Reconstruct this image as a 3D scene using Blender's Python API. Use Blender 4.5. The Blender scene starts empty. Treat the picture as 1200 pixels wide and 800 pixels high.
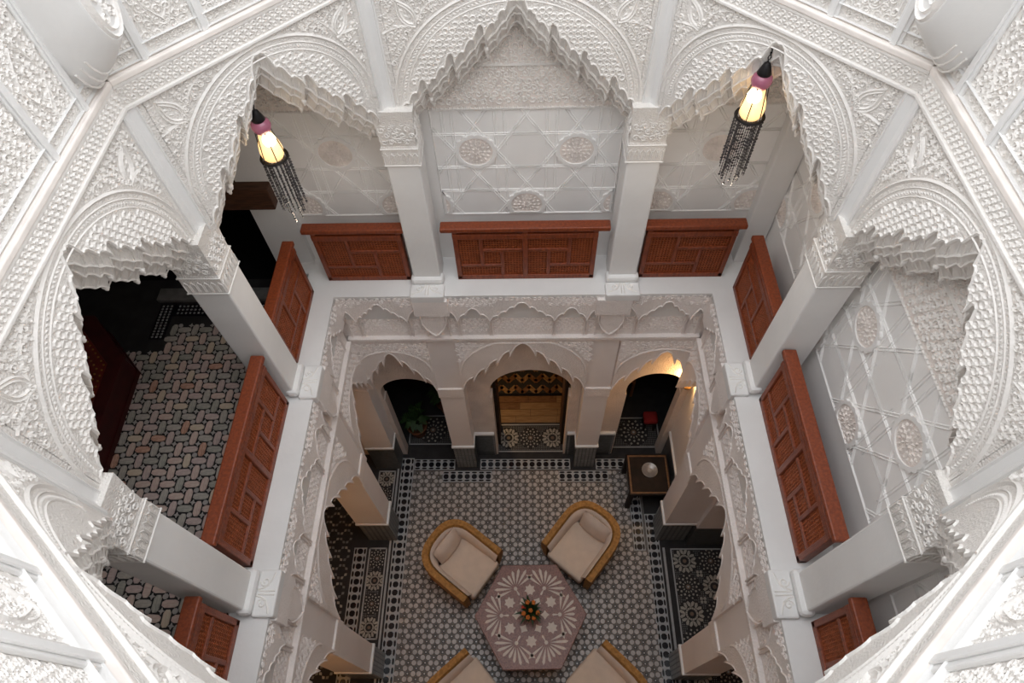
import bpy, bmesh, math, random
from mathutils import Vector, Matrix
random.seed(7)
R = random.Random(11)
pi, sin, cos = math.pi, math.sin, math.cos
scene = bpy.context.scene
col = scene.collection

# ---------------------------------------------------------------- camera
cd = bpy.data.cameras.new('camera'); cam = bpy.data.objects.new('camera', cd); col.objects.link(cam)
cd.sensor_width = 36.0; cd.lens = 740.4 / 1200 * 36; cd.clip_start = 0.02; cd.clip_end = 200
d_, y_, r_ = math.radians(56.76), math.radians(2.57), math.radians(-2.63)
fw, up, rt = Vector((0, cos(d_), -sin(d_))), Vector((0, sin(d_), cos(d_))), Vector((1, 0, 0))
RZ = Matrix.Rotation(y_, 3, 'Z'); fw, up, rt = RZ @ fw, RZ @ up, RZ @ rt
rt, up = cos(r_) * rt + sin(r_) * up, -sin(r_) * rt + cos(r_) * up
m = Matrix((rt, up, -fw)).transposed().to_4x4(); m.translation = Vector((0.048, 0, 8.5))
cam.matrix_world = m; scene.camera = cam

# ---------------------------------------------------------------- sky and exposure
w = bpy.data.worlds.new('sky'); scene.world = w; w.use_nodes = True
bg = w.node_tree.nodes['Background']; bg.inputs[0].default_value = (0.95, 0.97, 1.0, 1)
nt = w.node_tree; tc = nt.nodes.new('ShaderNodeTexCoord'); sp_ = nt.nodes.new('ShaderNodeSeparateXYZ'); mr = nt.nodes.new('ShaderNodeMapRange')   # overcast sky, brightest overhead
nt.links.new(tc.outputs['Generated'], sp_.inputs[0]); nt.links.new(sp_.outputs['Z'], mr.inputs['Value'])
SKY = 4.1; mr.inputs['To Min'].default_value = SKY / 3; mr.inputs['To Max'].default_value = SKY; nt.links.new(mr.outputs[0], bg.inputs[1])
pl = bpy.data.lights.new('sky_portal', 'AREA'); po = bpy.data.objects.new('sky_portal', pl); col.objects.link(po)
pl.shape = 'RECTANGLE'; pl.size = 4.0; pl.size_y = 4.0; po.location = (0, 1.6, 9.34); pl.cycles.is_portal = True
vs = scene.view_settings; vs.view_transform = 'Standard'; vs.look = 'None'; vs.exposure = 0.0; vs.gamma = 1.0; vs.use_curve_mapping = False
scene.cycles.diffuse_bounces = 12; scene.cycles.max_bounces = 16

# ---------------------------------------------------------------- materials
def mat(name, c, rough=0.7, var=0.0, vscale=6.0, bump=0.0, bscale=60.0, kind='noise', c2=None, stretch=None, spec=0.3, emit=None, metal=0.0, trans=0.0):
    M = bpy.data.materials.new(name); M.use_nodes = True; nt = M.node_tree; b = nt.nodes['Principled BSDF']
    b.inputs['Roughness'].default_value = rough; b.inputs['Base Color'].default_value = (*c, 1)
    b.inputs['Specular IOR Level'].default_value = spec; b.inputs['Metallic'].default_value = metal
    b.inputs['Transmission Weight'].default_value = trans
    if emit: b.inputs['Emission Color'].default_value = (*emit[0], 1); b.inputs['Emission Strength'].default_value = emit[1]
    tc = nt.nodes.new('ShaderNodeTexCoord'); src = tc.outputs['Object']
    if stretch:
        mp = nt.nodes.new('ShaderNodeMapping'); mp.inputs['Scale'].default_value = stretch
        nt.links.new(src, mp.inputs[0]); src = mp.outputs[0]
    if var or c2:
        n = nt.nodes.new('ShaderNodeTexNoise'); n.inputs['Scale'].default_value = vscale; n.inputs['Detail'].default_value = 5
        nt.links.new(src, n.inputs['Vector'])
        r = nt.nodes.new('ShaderNodeValToRGB'); e = r.color_ramp.elements
        e[0].position = 0.35; e[1].position = 0.68
        if c2: e[0].color = (*c, 1); e[1].color = (*c2, 1)
        else:
            e[0].color = (*[max(0, x * (1 - var)) for x in c], 1); e[1].color = (*[min(1, x * (1 + var)) for x in c], 1)
        nt.links.new(n.outputs['Fac'], r.inputs[0]); nt.links.new(r.outputs[0], b.inputs['Base Color'])
    if bump:
        if kind == 'voronoi':
            t = nt.nodes.new('ShaderNodeTexVoronoi'); t.inputs['Scale'].default_value = bscale; o = t.outputs['Distance']
        else:
            t = nt.nodes.new('ShaderNodeTexNoise'); t.inputs['Scale'].default_value = bscale; t.inputs['Detail'].default_value = 4; o = t.outputs['Fac']
        nt.links.new(src, t.inputs['Vector'])
        bp = nt.nodes.new('ShaderNodeBump'); bp.inputs['Strength'].default_value = 1.0; bp.inputs['Distance'].default_value = bump
        nt.links.new(o, bp.inputs['Height']); nt.links.new(bp.outputs[0], b.inputs['Normal'])
    return M
M = {}
M['paint'] = mat('white_paint', (.80, .80, .795), .55, .03, 3, .0015, 30)
M['carved'] = mat('carved_plaster', (.79, .765, .735), .8, .05, 4, .0045, 95, 'voronoi')
M['relief'] = mat('plaster_relief', (.83, .81, .785), .8, .03, 4, .003, 90)
M['lower'] = mat('lower_plaster', (.87, .82, .795), .75, .05, 3, .004, 60, 'voronoi')
M['pier'] = mat('pier_plaster', (.88, .84, .825), .6, .03, 2)
M['strap'] = mat('strapwork_plaster', (.88, .875, .865), .6, .03, 3)
M['rosy'] = mat('pinkish_plaster', (.86, .80, .76), .8, .1, 12, .004, 120, 'voronoi')
M['ledge'] = mat('dusty_ledge', (.86, .81, .77), .8, .08, 8)
M['wood'] = mat('cedar_wood', (.16, .027, .006), .42, 0, 9, .002, 40, c2=(.26, .053, .012), stretch=(6, 6, 1.5), spec=.55)
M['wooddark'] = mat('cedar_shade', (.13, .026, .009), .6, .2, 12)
M['lattice'] = mat('cedar_lattice', (.30, .075, .025), .45, .2, 30)
M['lintel'] = mat('dark_beam_wood', (.07, .03, .015), .6, .3, 10, stretch=(1, 8, 8))
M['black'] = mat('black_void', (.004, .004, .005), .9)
M['grout'] = mat('dark_grout', (.035, .033, .034), .8, .2, 8)
M['tw'] = mat('tile_offwhite', (.52, .48, .455), .3, .14, 14, spec=.5)
M['tw2'] = mat('tile_cream', (.42, .39, .34), .3, .14, 14, spec=.5)
M['tg'] = mat('tile_grey', (.21, .21, .205), .35, .2, 14, spec=.5)
M['tb'] = mat('tile_black', (.012, .012, .016), .25, spec=.5)
M['tgreen'] = mat('tile_darkgreen', (.035, .042, .038), .3, .3, 10, spec=.5)
M['tbrown'] = mat('tile_brown', (.20, .13, .09), .35, .2, 14, spec=.5)
M['tband'] = mat('tile_border_grey', (.42, .425, .43), .35, .1, 14, spec=.5)
M['dado'] = mat('tile_dado', (.075, .08, .08), .35, .3, 20, spec=.5)
STONES = [mat('stone_tile_%s' % n, c, .5, 0, 9, .002, 40, c2=c2, stretch=(3, 9, 3)) for n, c, c2 in (
    ('pink', (0.676, 0.490, 0.432), (0.800, 0.659, 0.575)), ('grey', (0.456, 0.423, 0.381), (0.642, 0.592, 0.524)), ('sage', (0.372, 0.364, 0.321), (0.575, 0.541, 0.473)),
    ('mauve', (0.575, 0.448, 0.423), (0.744, 0.608, 0.558)), ('rust', (0.541, 0.287, 0.203), (0.760, 0.490, 0.372)), ('sand', (0.710, 0.575, 0.439), (0.800, 0.693, 0.558)))]
M['wicker'] = mat('golden_wicker', (.42, .21, .06), .6, .25, 30, .004, 160)
M['cream'] = mat('cream_fabric', (.72, .585, .475), .9, .05, 8, .001, 300)
M['cream2'] = mat('cream_lining', (.70, .585, .50), .9, .05, 8)
M['legwood'] = mat('chair_dark_wood', (.09, .04, .02), .5)
M['granite'] = mat('pink_terrazzo', (.13, .042, .028), .4, 0, 60, c2=(.28, .125, .092), spec=.5)
M['inlay'] = mat('inlay_cream', (.62, .53, .46), .4, .06, 30)
M['tabwood'] = mat('dark_table_wood', (.022, .013, .009), .6, .3, 10, spec=.2)
M['dish'] = mat('pewter_dish', (.36, .34, .33), .35, .1, 40, metal=.5)
M['maroon'] = mat('maroon_lacquer', (.055, .006, .006), .5, .2, 8)
M['redl'] = mat('red_lacquer', (.14, .016, .010), .5, .2, 8)
M['gold'] = mat('gold_stud', (.40, .22, .06), .35, metal=.6)
M['leaf'] = mat('dark_leaf', (.018, .045, .012), .5, .3, 20)
M['leaf2'] = mat('pot_plant_leaf', (.035, .075, .022), .5, .3, 20)
M['orange'] = mat('orange_petal', (.62, .19, .04), .6, .15, 30)
M['redp'] = mat('red_petal', (.55, .06, .03), .6, .15, 30)
M['terra'] = mat('terracotta', (.25, .10, .05), .8, .2, 10)
M['recess'] = mat('recess_plaster', (.80, .71, .645), .8, .06, 5, .006, 70, 'voronoi')
M['iron'] = mat('black_iron', (.012, .011, .012), .5, metal=.3)
M['bead'] = mat('dark_bead', (.03, .026, .03), .3, spec=.6)
M['glasslit'] = mat('lit_glass', (.9, .75, .5), .3, emit=((1.0, .58, .22), 1.3))
M['bulb'] = mat('lamp_bulb', (1, .9, .7), .3, emit=((1.0, .8, .5), 9))
M['pinkglass'] = mat('pink_glass', (.26, .07, .13), .2, emit=((.75, .32, .36), .10), spec=.6)
M['brass'] = mat('aged_brass', (.30, .17, .06), .4, metal=.7)
M['plank'] = mat('oak_plank', (.26, .145, .065), .5, 0, 5, .001, 50, c2=(.40, .25, .12), stretch=(1.2, 14, 4))
M['plankd'] = mat('dark_plank', (.15, .07, .03), .5, 0, 5, c2=(.24, .12, .055), stretch=(3, 10, 4))
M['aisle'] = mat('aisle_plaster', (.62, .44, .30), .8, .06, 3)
M['brownwall'] = mat('brown_room_wall', (.16, .10, .065), .8, .1, 3)

# ---------------------------------------------------------------- mesh helpers
class MB:
    def __init__(s, T=None): s.v = []; s.f = []; s.T = T
    def add(s, vs, fs):
        o = len(s.v)
        s.v += [s.T(*p) for p in vs] if s.T else [tuple(p) for p in vs]
        s.f += [tuple(i + o for i in q) for q in fs]
    def box(s, a, b, ins=0.0):
        x0, y0, z0 = a; x1, y1, z1 = b
        s.add([(x0, y0, z0), (x1, y0, z0), (x1, y1, z0), (x0, y1, z0), (x0, y0, z1), (x1, y0, z1), (x1, y1, z1), (x0, y1, z1)],
              [(0, 3, 2, 1), (4, 5, 6, 7), (0, 1, 5, 4), (1, 2, 6, 5), (2, 3, 7, 6), (3, 0, 4, 7)])
    def poly(s, pts, z0, z1, top_only=False):                       # prism in the first two coordinates
        n = len(pts)
        if top_only: s.add([(x, y, z1) for x, y in pts], [tuple(range(n))]); return
        s.add([(x, y, z0) for x, y in pts] + [(x, y, z1) for x, y in pts],
              [tuple(range(n, 2 * n))] + [(i, (i + 1) % n, n + (i + 1) % n, n + i) for i in range(n)])
    def loft(s, rings, closed=True, cap0=False, cap1=False):
        n = len(rings[0]); vs = [p for r in rings for p in r]; fs = []
        for k in range(len(rings) - 1):
            for i in range(n if closed else n - 1):
                j = (i + 1) % n
                fs.append((k * n + i, k * n + j, (k + 1) * n + j, (k + 1) * n + i))
        if cap0: fs.append(tuple(range(n - 1, -1, -1)))
        if cap1: fs.append(tuple((len(rings) - 1) * n + i for i in range(n)))
        s.add(vs, fs)
    def lathe(s, prof, c=(0, 0, 0), n=16, cap=True):
        s.loft([[(c[0] + r * cos(2 * pi * i / n), c[1] + r * sin(2 * pi * i / n), c[2] + z) for i in range(n)] for r, z in prof], True, cap, cap)
    def tube(s, pts, r, n=6):
        pts = [Vector(p) for p in pts]; rings = []
        for i, p in enumerate(pts):
            t = (pts[min(i + 1, len(pts) - 1)] - pts[max(i - 1, 0)]).normalized()
            a = t.orthogonal().normalized() if i == 0 else (a - a.dot(t) * t).normalized()
            b = t.cross(a); rr = r[i] if isinstance(r, (list, tuple)) else r
            rings.append([tuple(p + a * rr * cos(2 * pi * k / n) + b * rr * sin(2 * pi * k / n)) for k in range(n)])
        s.loft(rings, True, True, True)
    def ribbon(s, pts, wd, h, d0=0.0, closed=False):                # raised bead along a path (s,z) on a wall, towards -d
        n = len(pts); vs = []
        for i, (x, z) in enumerate(pts):
            if closed: a, b = pts[i - 1], pts[(i + 1) % n]
            else: a, b = pts[max(i - 1, 0)], pts[min(i + 1, n - 1)]
            tx, tz = b[0] - a[0], b[1] - a[1]; l = math.hypot(tx, tz) or 1; nx, nz = -tz / l, tx / l
            ww = wd[i] if isinstance(wd, list) else wd
            vs += [(x + nx * ww, d0, z + nz * ww), (x, d0 - h, z), (x - nx * ww, d0, z - nz * ww)]
        fs = []
        for i in range(n if closed else n - 1):
            a, b = 3 * i, 3 * ((i + 1) % n); fs += [(a, a + 1, b + 1, b), (a + 1, a + 2, b + 2, b + 1)]
        s.add(vs, fs)
    def ringbead(s, x, z, r, wd, h, n=8, d0=0.0):
        s.ribbon([(x + r * cos(2 * pi * i / n + .3), z + r * sin(2 * pi * i / n + .3)) for i in range(n)], wd, h, d0, True)
    def leaf(s, x, z, ang, L, wd, h, d0=0.0):
        ux, uz = cos(ang), sin(ang)
        s.add([(x, d0, z), (x + ux * L * .45 - uz * wd, d0, z + uz * L * .45 + ux * wd), (x + ux * L, d0, z + uz * L),
               (x + ux * L * .45 + uz * wd, d0, z + uz * L * .45 - ux * wd), (x + ux * L * .45, d0 - h, z + uz * L * .45)],
              [(0, 1, 4), (1, 2, 4), (2, 3, 4), (3, 0, 4)])
    def build(s, name, material, parent=None, smooth=False, bevel=0.0, kind=None, label=None, recalc=True):
        me = bpy.data.meshes.new(name)
        off = Vector((0, 0, 0))
        p = parent
        while p is not None: off += p.location; p = p.parent
        me.from_pydata([tuple(Vector(q) - off) for q in s.v], [], s.f); me.materials.append(material)
        if recalc or bevel:
            bm = bmesh.new(); bm.from_mesh(me)
            if bevel:
                bmesh.ops.remove_doubles(bm, verts=bm.verts, dist=1e-5)
                bmesh.ops.recalc_face_normals(bm, faces=bm.faces)
                bmesh.ops.bevel(bm, geom=[e for e in bm.edges if len(e.link_faces) == 2 and e.calc_face_angle(0) > .6], offset=bevel, segments=2, affect='EDGES', profile=.5)
            bmesh.ops.dissolve_degenerate(bm, dist=1e-6, edges=bm.edges) if name.startswith('rosette') else None
            bmesh.ops.recalc_face_normals(bm, faces=bm.faces); bm.to_mesh(me); bm.free()
        if smooth: me.polygons.foreach_set('use_smooth', [True] * len(me.polygons))
        o = bpy.data.objects.new(name, me); col.objects.link(o)
        if parent is not None: o.parent = parent
        if kind: o['kind'] = kind
        if label: o['label'] = label
        return o

def thing(name, label, cat, loc=(0, 0, 0), group=None, kind=None):
    o = bpy.data.objects.new(name, None); col.objects.link(o); o.location = loc; o.empty_display_size = .1
    o['label'] = label; o['category'] = cat
    if group: o['group'] = group
    if kind: o['kind'] = kind
    return o
def tag(o, label, cat, group=None):
    o['label'] = label; o['category'] = cat
    if group: o['group'] = group
    return o
def struct(o): o['kind'] = 'structure'; return o
def copy_tree(o, parent=None):
    c = o.copy(); col.objects.link(c)
    if parent is not None: c.parent = parent
    for ch in list(o.children): copy_tree(ch, c)
    return c

# ---------------------------------------------------------------- plan of the courtyard (metres)
YB, XH, YC = 3.37, 1.66, 1.71
ZC = 4.09; ZG = 3.70
SIDE = {'back': lambda s, d, z: (s, YB + d, z), 'left': lambda s, d, z: (-XH - d, YC + s, z),
        'right': lambda s, d, z: (XH + d, YC + s, z), 'front': lambda s, d, z: (s, .05 - d, z)}

# ================================================================ STRUCTURE
# ---- ground floor slab
b = MB(); b.box((-3.5, -.9, -.15), (3.3, 6.2, 0)); floor = struct(b.build('floor', M['grout']))

def facet_ring(n, r, cx, cy, rot=0): return [(cx + r * cos(2 * pi * i / n + rot), cy + r * sin(2 * pi * i / n + rot)) for i in range(n)]
# courtyard field: discs round small stars
discs, stars, cores, chips = MB(), MB(), MB(), MB()
p = .068; rows = int(4.0 / (p * .866))
def in_field(x, y):
    if not (-1.58 < x < 1.60 and -.2 < y < 3.37): return False
    if y > 3.20 and (abs(x + .82) < .34 or abs(x - .82) < .34): return False
    if x > 1.42 and y > 2.25: return False
    return True
for j in range(rows):
    y = -.25 + j * p * .866
    for i in range(-26, 27):
        x = (i + .5 * (j % 2)) * p
        if not in_field(x, y): continue
        k = (i - (j // 2) + 3000 + (j % 2) * 2) % 3 if False else ((i - j // 2) + 2 * j) % 3
        if k == 0:
            pts = []
            for q in range(12): rr = .023 if q % 2 == 0 else .012; a = pi * q / 6; pts.append((x + rr * cos(a), y + rr * sin(a)))
            stars.poly(pts, 0, .003); cores.poly(facet_ring(6, .010, x, y), .003, .005)
        else:
            discs.poly(facet_ring(8, .029, x, y, .39), 0, .004)
        for q in range(3):
            a = pi * q / 3; ex, ey = x + p / 2 * cos(a), y + p / 2 * sin(a)
            chips.poly([(ex + .006 * cos(a + t), ey + .012 * sin(a + t)) for t in (0, pi / 2, pi, 3 * pi / 2)], 0, .003, True)
fb = MB(); fb.poly([(-1.59, -.2), (1.61, -.2), (1.61, 3.38), (-1.59, 3.38)], 0, .0012); fb.build('field_bed', mat('field_bed', (.16, .15, .14), .6, .25, 20), floor, kind='stuff')
discs.build('round_mosaic_tiles', M['tw'], floor, kind='stuff'); stars.build('star_mosaic_tiles', M['tb'], floor, kind='stuff')
cores.build('star_centre_tiles', M['tw'], floor, kind='stuff'); chips.build('mosaic_chips', M['tbrown'], floor, kind='stuff')
# grid borders: pale bed with black octagons and bars
bed, dots = MB(), MB()
def grid_band(x0, y0, x1, y1):
    horiz = (x1 - x0) > (y1 - y0); L = (x1 - x0) if horiz else (y1 - y0); W = (y1 - y0) if horiz else (x1 - x0)
    bed.poly([(x0, y0), (x1, y0), (x1, y1), (x0, y1)], 0, .0025)
    n = max(1, round(L / .098)); st = L / n
    for i in range(n):
        u = (i + .5) * st
        for v, hu, hv in ((.14, .36, .075), (.5, .37, .20), (.86, .36, .075)):
            hu *= st; hv *= W * (1.0 if v != .5 else 1.0)
            if v == .5: hv = hu = .036
            P = [(u + a * hu, v * W + bb * hv) for a, bb in ((-1, -.45), (-.45, -1), (.45, -1), (1, -.45), (1, .45), (.45, 1), (-.45, 1), (-1, .45))]
            if not horiz: P = [(x0 + vv, y0 + uu) for uu, vv in P]
            else: P = [(x0 + uu, y0 + vv) for uu, vv in P]
            dots.poly(P, .0025, .0045)
grid_band(-1.77, -.3, -1.59, 3.57); grid_band(1.61, -.3, 1.77, 2.75); grid_band(1.43, 2.26, 1.58, 3.36)
for x0, x1 in ((-1.585, -1.0), (-.64, .64), (1.0, 1.605)): grid_band(x0, 3.39, x1, 3.55)
for x0 in (-1.17, .47): grid_band(x0, 3.21, x0 + .70, 3.37)
grid_band(-2.28, -.3, -2.11, 2.30); 
bed.build('border_bed', M['tband'], floor, kind='stuff'); dots.build('border_octagon_tiles', M['tb'], floor, kind='stuff')
# rosette panels
pet, petc, fil, lin = MB(), MB(), MB(), MB()
def daisy(cx, cy, r, kind, base):
    if kind == 0:                                                   # eight-lobed white flower with a dark eye
        for q in range(8):
            a = pi * q / 4
            for sgn in (-1, 1):
                aa = a + sgn * .2
                pet.poly([(cx + rr * cos(t), cy + rr * sin(t)) for rr, t in ((r * .52, a), (r * .62, a + sgn * .30), (r * .92, a + sgn * .36), (r, aa), (r * .84, a + sgn * .06))], base, base + .004)
        n = 16
        for q in range(n):
            a0, a1 = 2 * pi * q / n, 2 * pi * (q + .8) / n
            pet.poly([(cx + rr * cos(t), cy + rr * sin(t)) for rr, t in ((r * .36, a0), (r * .50, a0), (r * .50, a1), (r * .36, a1))], base, base + .004)
        petc.poly(facet_ring(8, r * .16, cx, cy), base, base + .004)
    else:                                                           # two rings of separate petals
        for ring, n, r0, r1, ww in ((0, 12, .30, .50, .055), (1, 12, .58, .78, .10), (2, 12, .82, 1.0, .085)):
            for q in range(n):
                a = 2 * pi * (q + .5 * (ring == 2)) / n
                P = [(r0, 0), ((r0 + r1) / 2, ww), (r1, 0), ((r0 + r1) / 2, -ww)]
                pet.poly([(cx + r * (u * cos(a) - v * sin(a)), cy + r * (u * sin(a) + v * cos(a))) for u, v in P], base, base + .004)
        petc.poly(facet_ring(10, r * .20, cx, cy), base, base + .004); lin.poly(facet_ring(8, r * .09, cx, cy), base + .004, base + .006)
def rosette_panel(x0, y0, x1, y1, nx, ny, r, base=0, off=0):
    w0 = .018
    for P in ((x0, y0, x1, y0 + w0), (x0, y1 - w0, x1, y1), (x0, y0, x0 + w0, y1), (x1 - w0, y0, x1, y1)):
        lin.poly([(P[0], P[1]), (P[2], P[1]), (P[2], P[3]), (P[0], P[3])], base, base + .003)
    cx = [x0 + (i + .5) * (x1 - x0) / nx for i in range(nx)]; cy = [y0 + (j + .5) * (y1 - y0) / ny for j in range(ny)]
    for i, a in enumerate(cx):
        for j, c in enumerate(cy): daisy(a, c, r, (i + j + off) % 2, base)
    if nx > 1:
        for i in range(nx - 1):
            for j in range(ny - 1):
                a, c = (cx[i] + cx[i + 1]) / 2, (cy[j] + cy[j + 1]) / 2
                for q in range(4):
                    t = pi / 4 + q * pi / 2; pet.poly(facet_ring(5, .02, a + .03 * cos(t), c + .03 * sin(t), t), base, base + .004)
    st = .024
    for i in range(int((x1 - x0 - .05) / st)):
        for j in range(int((y1 - y0 - .05) / st)):
            x, y = x0 + .035 + i * st, y0 + .035 + j * st
            if all(math.hypot(x - a, y - c) > r * 1.06 for a in cx for c in cy): fil.poly(facet_ring(4, .0088, x, y, 0 if (i + j) % 2 else .78), base, base + .003, True)
rosette_panel(-2.08, .9 + .28, -1.84, 2.30, 1, 4, .125); rosette_panel(-2.08, -.3, -1.84, .66, 1, 3, .125)
rosette_panel(-2.08, 2.64, -1.84, 3.38, 1, 3, .115)
rosette_panel(1.90, -.28, 2.57, 2.29, 2, 8, .155, 0, 1)
rosette_panel(-1.70, 3.78, -1.02, 4.25, 1, 1, .20, 0, 1); rosette_panel(1.22, 3.72, 1.95, 4.2, 1, 1, .20, 0, 1)
rosette_panel(-.40, 3.66, .56, 4.10, 3, 1, .155, 0, 0)
for y in [(-.25 + .085 * k) for k in range(30)]:                     # guilloche band on the right aisle
    for q in range(8):
        a0, a1 = 2 * pi * q / 8, 2 * pi * (q + 1) / 8
        lin.poly([(2.67 + rr * cos(t), y + rr * sin(t)) for rr, t in ((.026, a0), (.040, a0), (.040, a1), (.026, a1))], 0, .003, True)
lin.poly([(1.80, -.3), (1.83, -.3), (1.83, 2.3), (1.80, 2.3)], 0, .003); lin.poly([(-1.82, -.3), (-1.795, -.3), (-1.795, 3.5), (-1.82, 3.5)], 0, .003)
pet.build('rosette_petal_tiles', M['tw2'], floor, kind='stuff'); petc.build('rosette_eye_tiles', M['tbrown'], floor, kind='stuff')
fil.build('mosaic_filler_tiles', M['tg'], floor, kind='stuff'); lin.build('mosaic_line_tiles', M['tband'], floor, kind='stuff')
# left aisle: dark bow-tie mosaic
bow, bow2 = MB(), MB()
for i in range(12):
    for j in range(34):
        x, y = -3.25 + i * .088, -.25 + j * .115
        if x > -2.31: continue
        a = .78 if (i + j) % 2 else -.78
        for sg in (-1, 1):
            (bow if (i + 2 * j) % 3 else bow2).poly([(x + sg * u * cos(a) - v * sin(a), y + sg * u * sin(a) + v * cos(a)) for u, v in ((.004, 0), (.03, .019), (.052, 0), (.03, -.019))], 0, .003)
bow.build('bowtie_mosaic_tiles', M['tg'], floor, kind='stuff'); bow2.build('pale_bowtie_tiles', M['tw2'], floor, kind='stuff')
# room behind the middle door: planks, then herringbone
for j in range(4):
    x = -.62 - (j % 2) * .25; y0 = 4.12 + j * .112
    while x < .80:
        L = R.uniform(.38, .62); b = MB(); b.box((max(x, -.7), y0 + .002, 0), (min(x + L - .004, .84), y0 + .108, .012))
        b.build('floor_plank', M['plank'] if R.random() > .25 else M['plankd'], floor); x += L
for i in range(15):
    for j in range(4):
        cx = -.72 + i * .105; cy = 4.68 + j * .20
        a = .80 if i % 2 else -.80
        b = MB(); L, W = .085, .036
        b.poly([(cx + u * cos(a) - v * sin(a), cy + u * sin(a) + v * cos(a)) for u, v in ((-L, -W), (L, -W), (L, W), (-L, W))], 0, .008)
        b.build('herringbone_block', M['plankd'] if (i // 2 + j) % 2 else M['plank'], floor)
b = MB(); b.box((-.7, 4.575, 0), (.84, 4.615, .012)); b.build('floor_strip', M['tb'], floor)

# ---- upper gallery floor
slab = MB()
for a, c in (((-4.8, 3.621, 3.42), (2.2, 3.9, ZG)), ((-4.8, -.6, 3.42), (-1.911, 3.621, ZG)), ((1.911, -.6, 3.42), (2.2, 3.621, ZG)), ((-1.911, -.6, 3.42), (1.911, -.06, ZG))): slab.box(a, c)
gfloor = struct(slab.build('floor', M['grout']))
def oval(L, W, ch, n=3): # long tile with rounded ends
    P = []
    for sg in (1, -1):
        for k in range(n + 1):
            t = -pi / 2 + pi * k / n
            P.append((sg * (L - ch + ch * cos(t)), sg * W * sin(t)))
    return P
tile_me = []
for k, mt in enumerate(STONES):
    b = MB(); b.poly(oval(.063, .027, .027), 0, .007); o = b.build('stone_tile', mt); tile_me.append(o.data); bpy.data.objects.remove(o)
def proj(p):
    v = Vector(p) - Vector((0.048, 0, 8.5)); z = v.dot(fw); return 600 + 740.4 * v.dot(rt) / z, 400 - 740.4 * v.dot(up) / z
cand, small, rest = [], MB(), [MB() for _ in STONES]
for i in range(22):
    for j in range(37):
        x, y = -3.75 + i * .1, -.1 + j * .1
        if x > -1.86 or y > 3.36 or (x < -3.30 and y > 3.06): continue
        px, py = proj((x, y, ZG)); cand.append((x, y, (i + j) % 2, px, py))
        for q in ((x + .05, y + .05),):
            if (i + j) % 2: small.poly(facet_ring(8, .021, *q, .39), ZG, ZG + .006)
            else:
                small.poly([(q[0] + (.025 if t % 2 == 0 else .011) * cos(pi * t / 4), q[1] + (.025 if t % 2 == 0 else .011) * sin(pi * t / 4)) for t in range(8)], ZG, ZG + .006)
def vis(c):
    px, py = c[3], c[4]
    if 95 < px < 345 and 355 < py < 625 and px < 345 - (py - 420) * .28: return 0
    if 140 < px < 230 and 650 < py < 740: return 1
    return 5
cand.sort(key=lambda c: (vis(c), -c[4]))
for n, (x, y, v, px, py) in enumerate(cand):
    k = R.choices(range(6), (6, 5, 3, 5, 1, 2))[0]
    if n < 300:
        o = bpy.data.objects.new('stone_tile', tile_me[k]); col.objects.link(o); o.parent = gfloor
        o.location = (x, y, ZG); o.rotation_euler.z = v * pi / 2 + R.uniform(-.06, .06)
    else:
        P = oval(.063, .027, .027); rest[k].poly([(x - b_, y + a_) if v else (x + a_, y + b_) for a_, b_ in P], ZG, ZG + .007)
for k, rb in enumerate(rest):
    if rb.v: rb.build('stone_tiles_beyond', STONES[k], gfloor, kind='stuff')
small.build('small_mosaic_tiles', M['tw'], gfloor, kind='stuff')
kb, kd = MB(), MB()                                                  # mosaic border and stone step by the doorway
kb.box((-3.32, 3.46, ZG), (-1.9, 3.60, ZG + .006)); kb.box((-3.46, 3.20, ZG), (-3.32, 3.60, ZG + .006))
for i in range(34):
    for j in range(3): kd.poly(facet_ring(4, .014, -3.27 + i * .04, 3.49 + j * .04, (i + j) % 2 * .78), ZG + .006, ZG + .009, True)
    if i < 12:
        for j in range(3): kd.poly(facet_ring(4, .014, -3.43 + j * .04, 3.22 + i * .032, (i + j) % 2 * .78), ZG + .006, ZG + .009, True)
kb.build('gallery_border_bed', M['tb'], gfloor, kind='stuff'); kd.build('gallery_border_tiles', M['tband'], gfloor, kind='stuff')
b = MB(); b.box((-3.50, 3.62, ZG), (-1.92, 3.76, ZG + .05)); b.build('stone_step', M['tg'], gfloor, bevel=.008)

# ---- ground floor walls
def wall_with_doors(x0, x1, y0, y1, z1, doors):                     # doors: (centre, half width, spring z)
    b = MB(); xs = [x0]
    for c, h, zs in doors:
        n = 20; b.box((xs[-1], y0, 0), (c - h, y1, z1)); xs.append(c + h)
        arc = [(c - h * cos(pi * k / n), zs + h * 1.02 * sin(pi * k / n)) for k in range(n + 1)]
        for (xa, za), (xb, zb) in zip(arc[:-1], arc[1:]):
            b.add([(xa, y0, za), (xb, y0, zb), (xb, y0, z1), (xa, y0, z1), (xa, y1, za), (xb, y1, zb), (xb, y1, z1), (xa, y1, z1)],
                  [(0, 1, 2, 3), (4, 5, 6, 7), (0, 1, 5, 4)])
        hj = h * .95                                                 # horseshoe jambs
        b.box((c - h, y0, 0), (c - hj, y1, zs - .15)); b.box((c + hj, y0, 0), (c + h, y1, zs - .15))
    b.box((xs[-1], y0, 0), (x1, y1, z1)); return b
wb = struct(wall_with_doors(-3.5, 3.3, 3.63, 3.76, 3.45, [(-1.36, .36, 1.82), (.08, .49, 1.87), (1.55, .335, 1.93)]).build('wall_back', M['recess']))
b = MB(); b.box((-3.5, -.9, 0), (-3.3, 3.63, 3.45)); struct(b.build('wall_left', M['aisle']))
b = MB(); b.box((3.0, -.9, 0), (3.3, 3.63, 3.45)); struct(b.build('wall_right', M['lower']))
b = MB(); b.box((-3.5, -1.1, -.1), (3.3, -.9, 3.6)); struct(b.build('wall_front', M['lower']))
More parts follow.
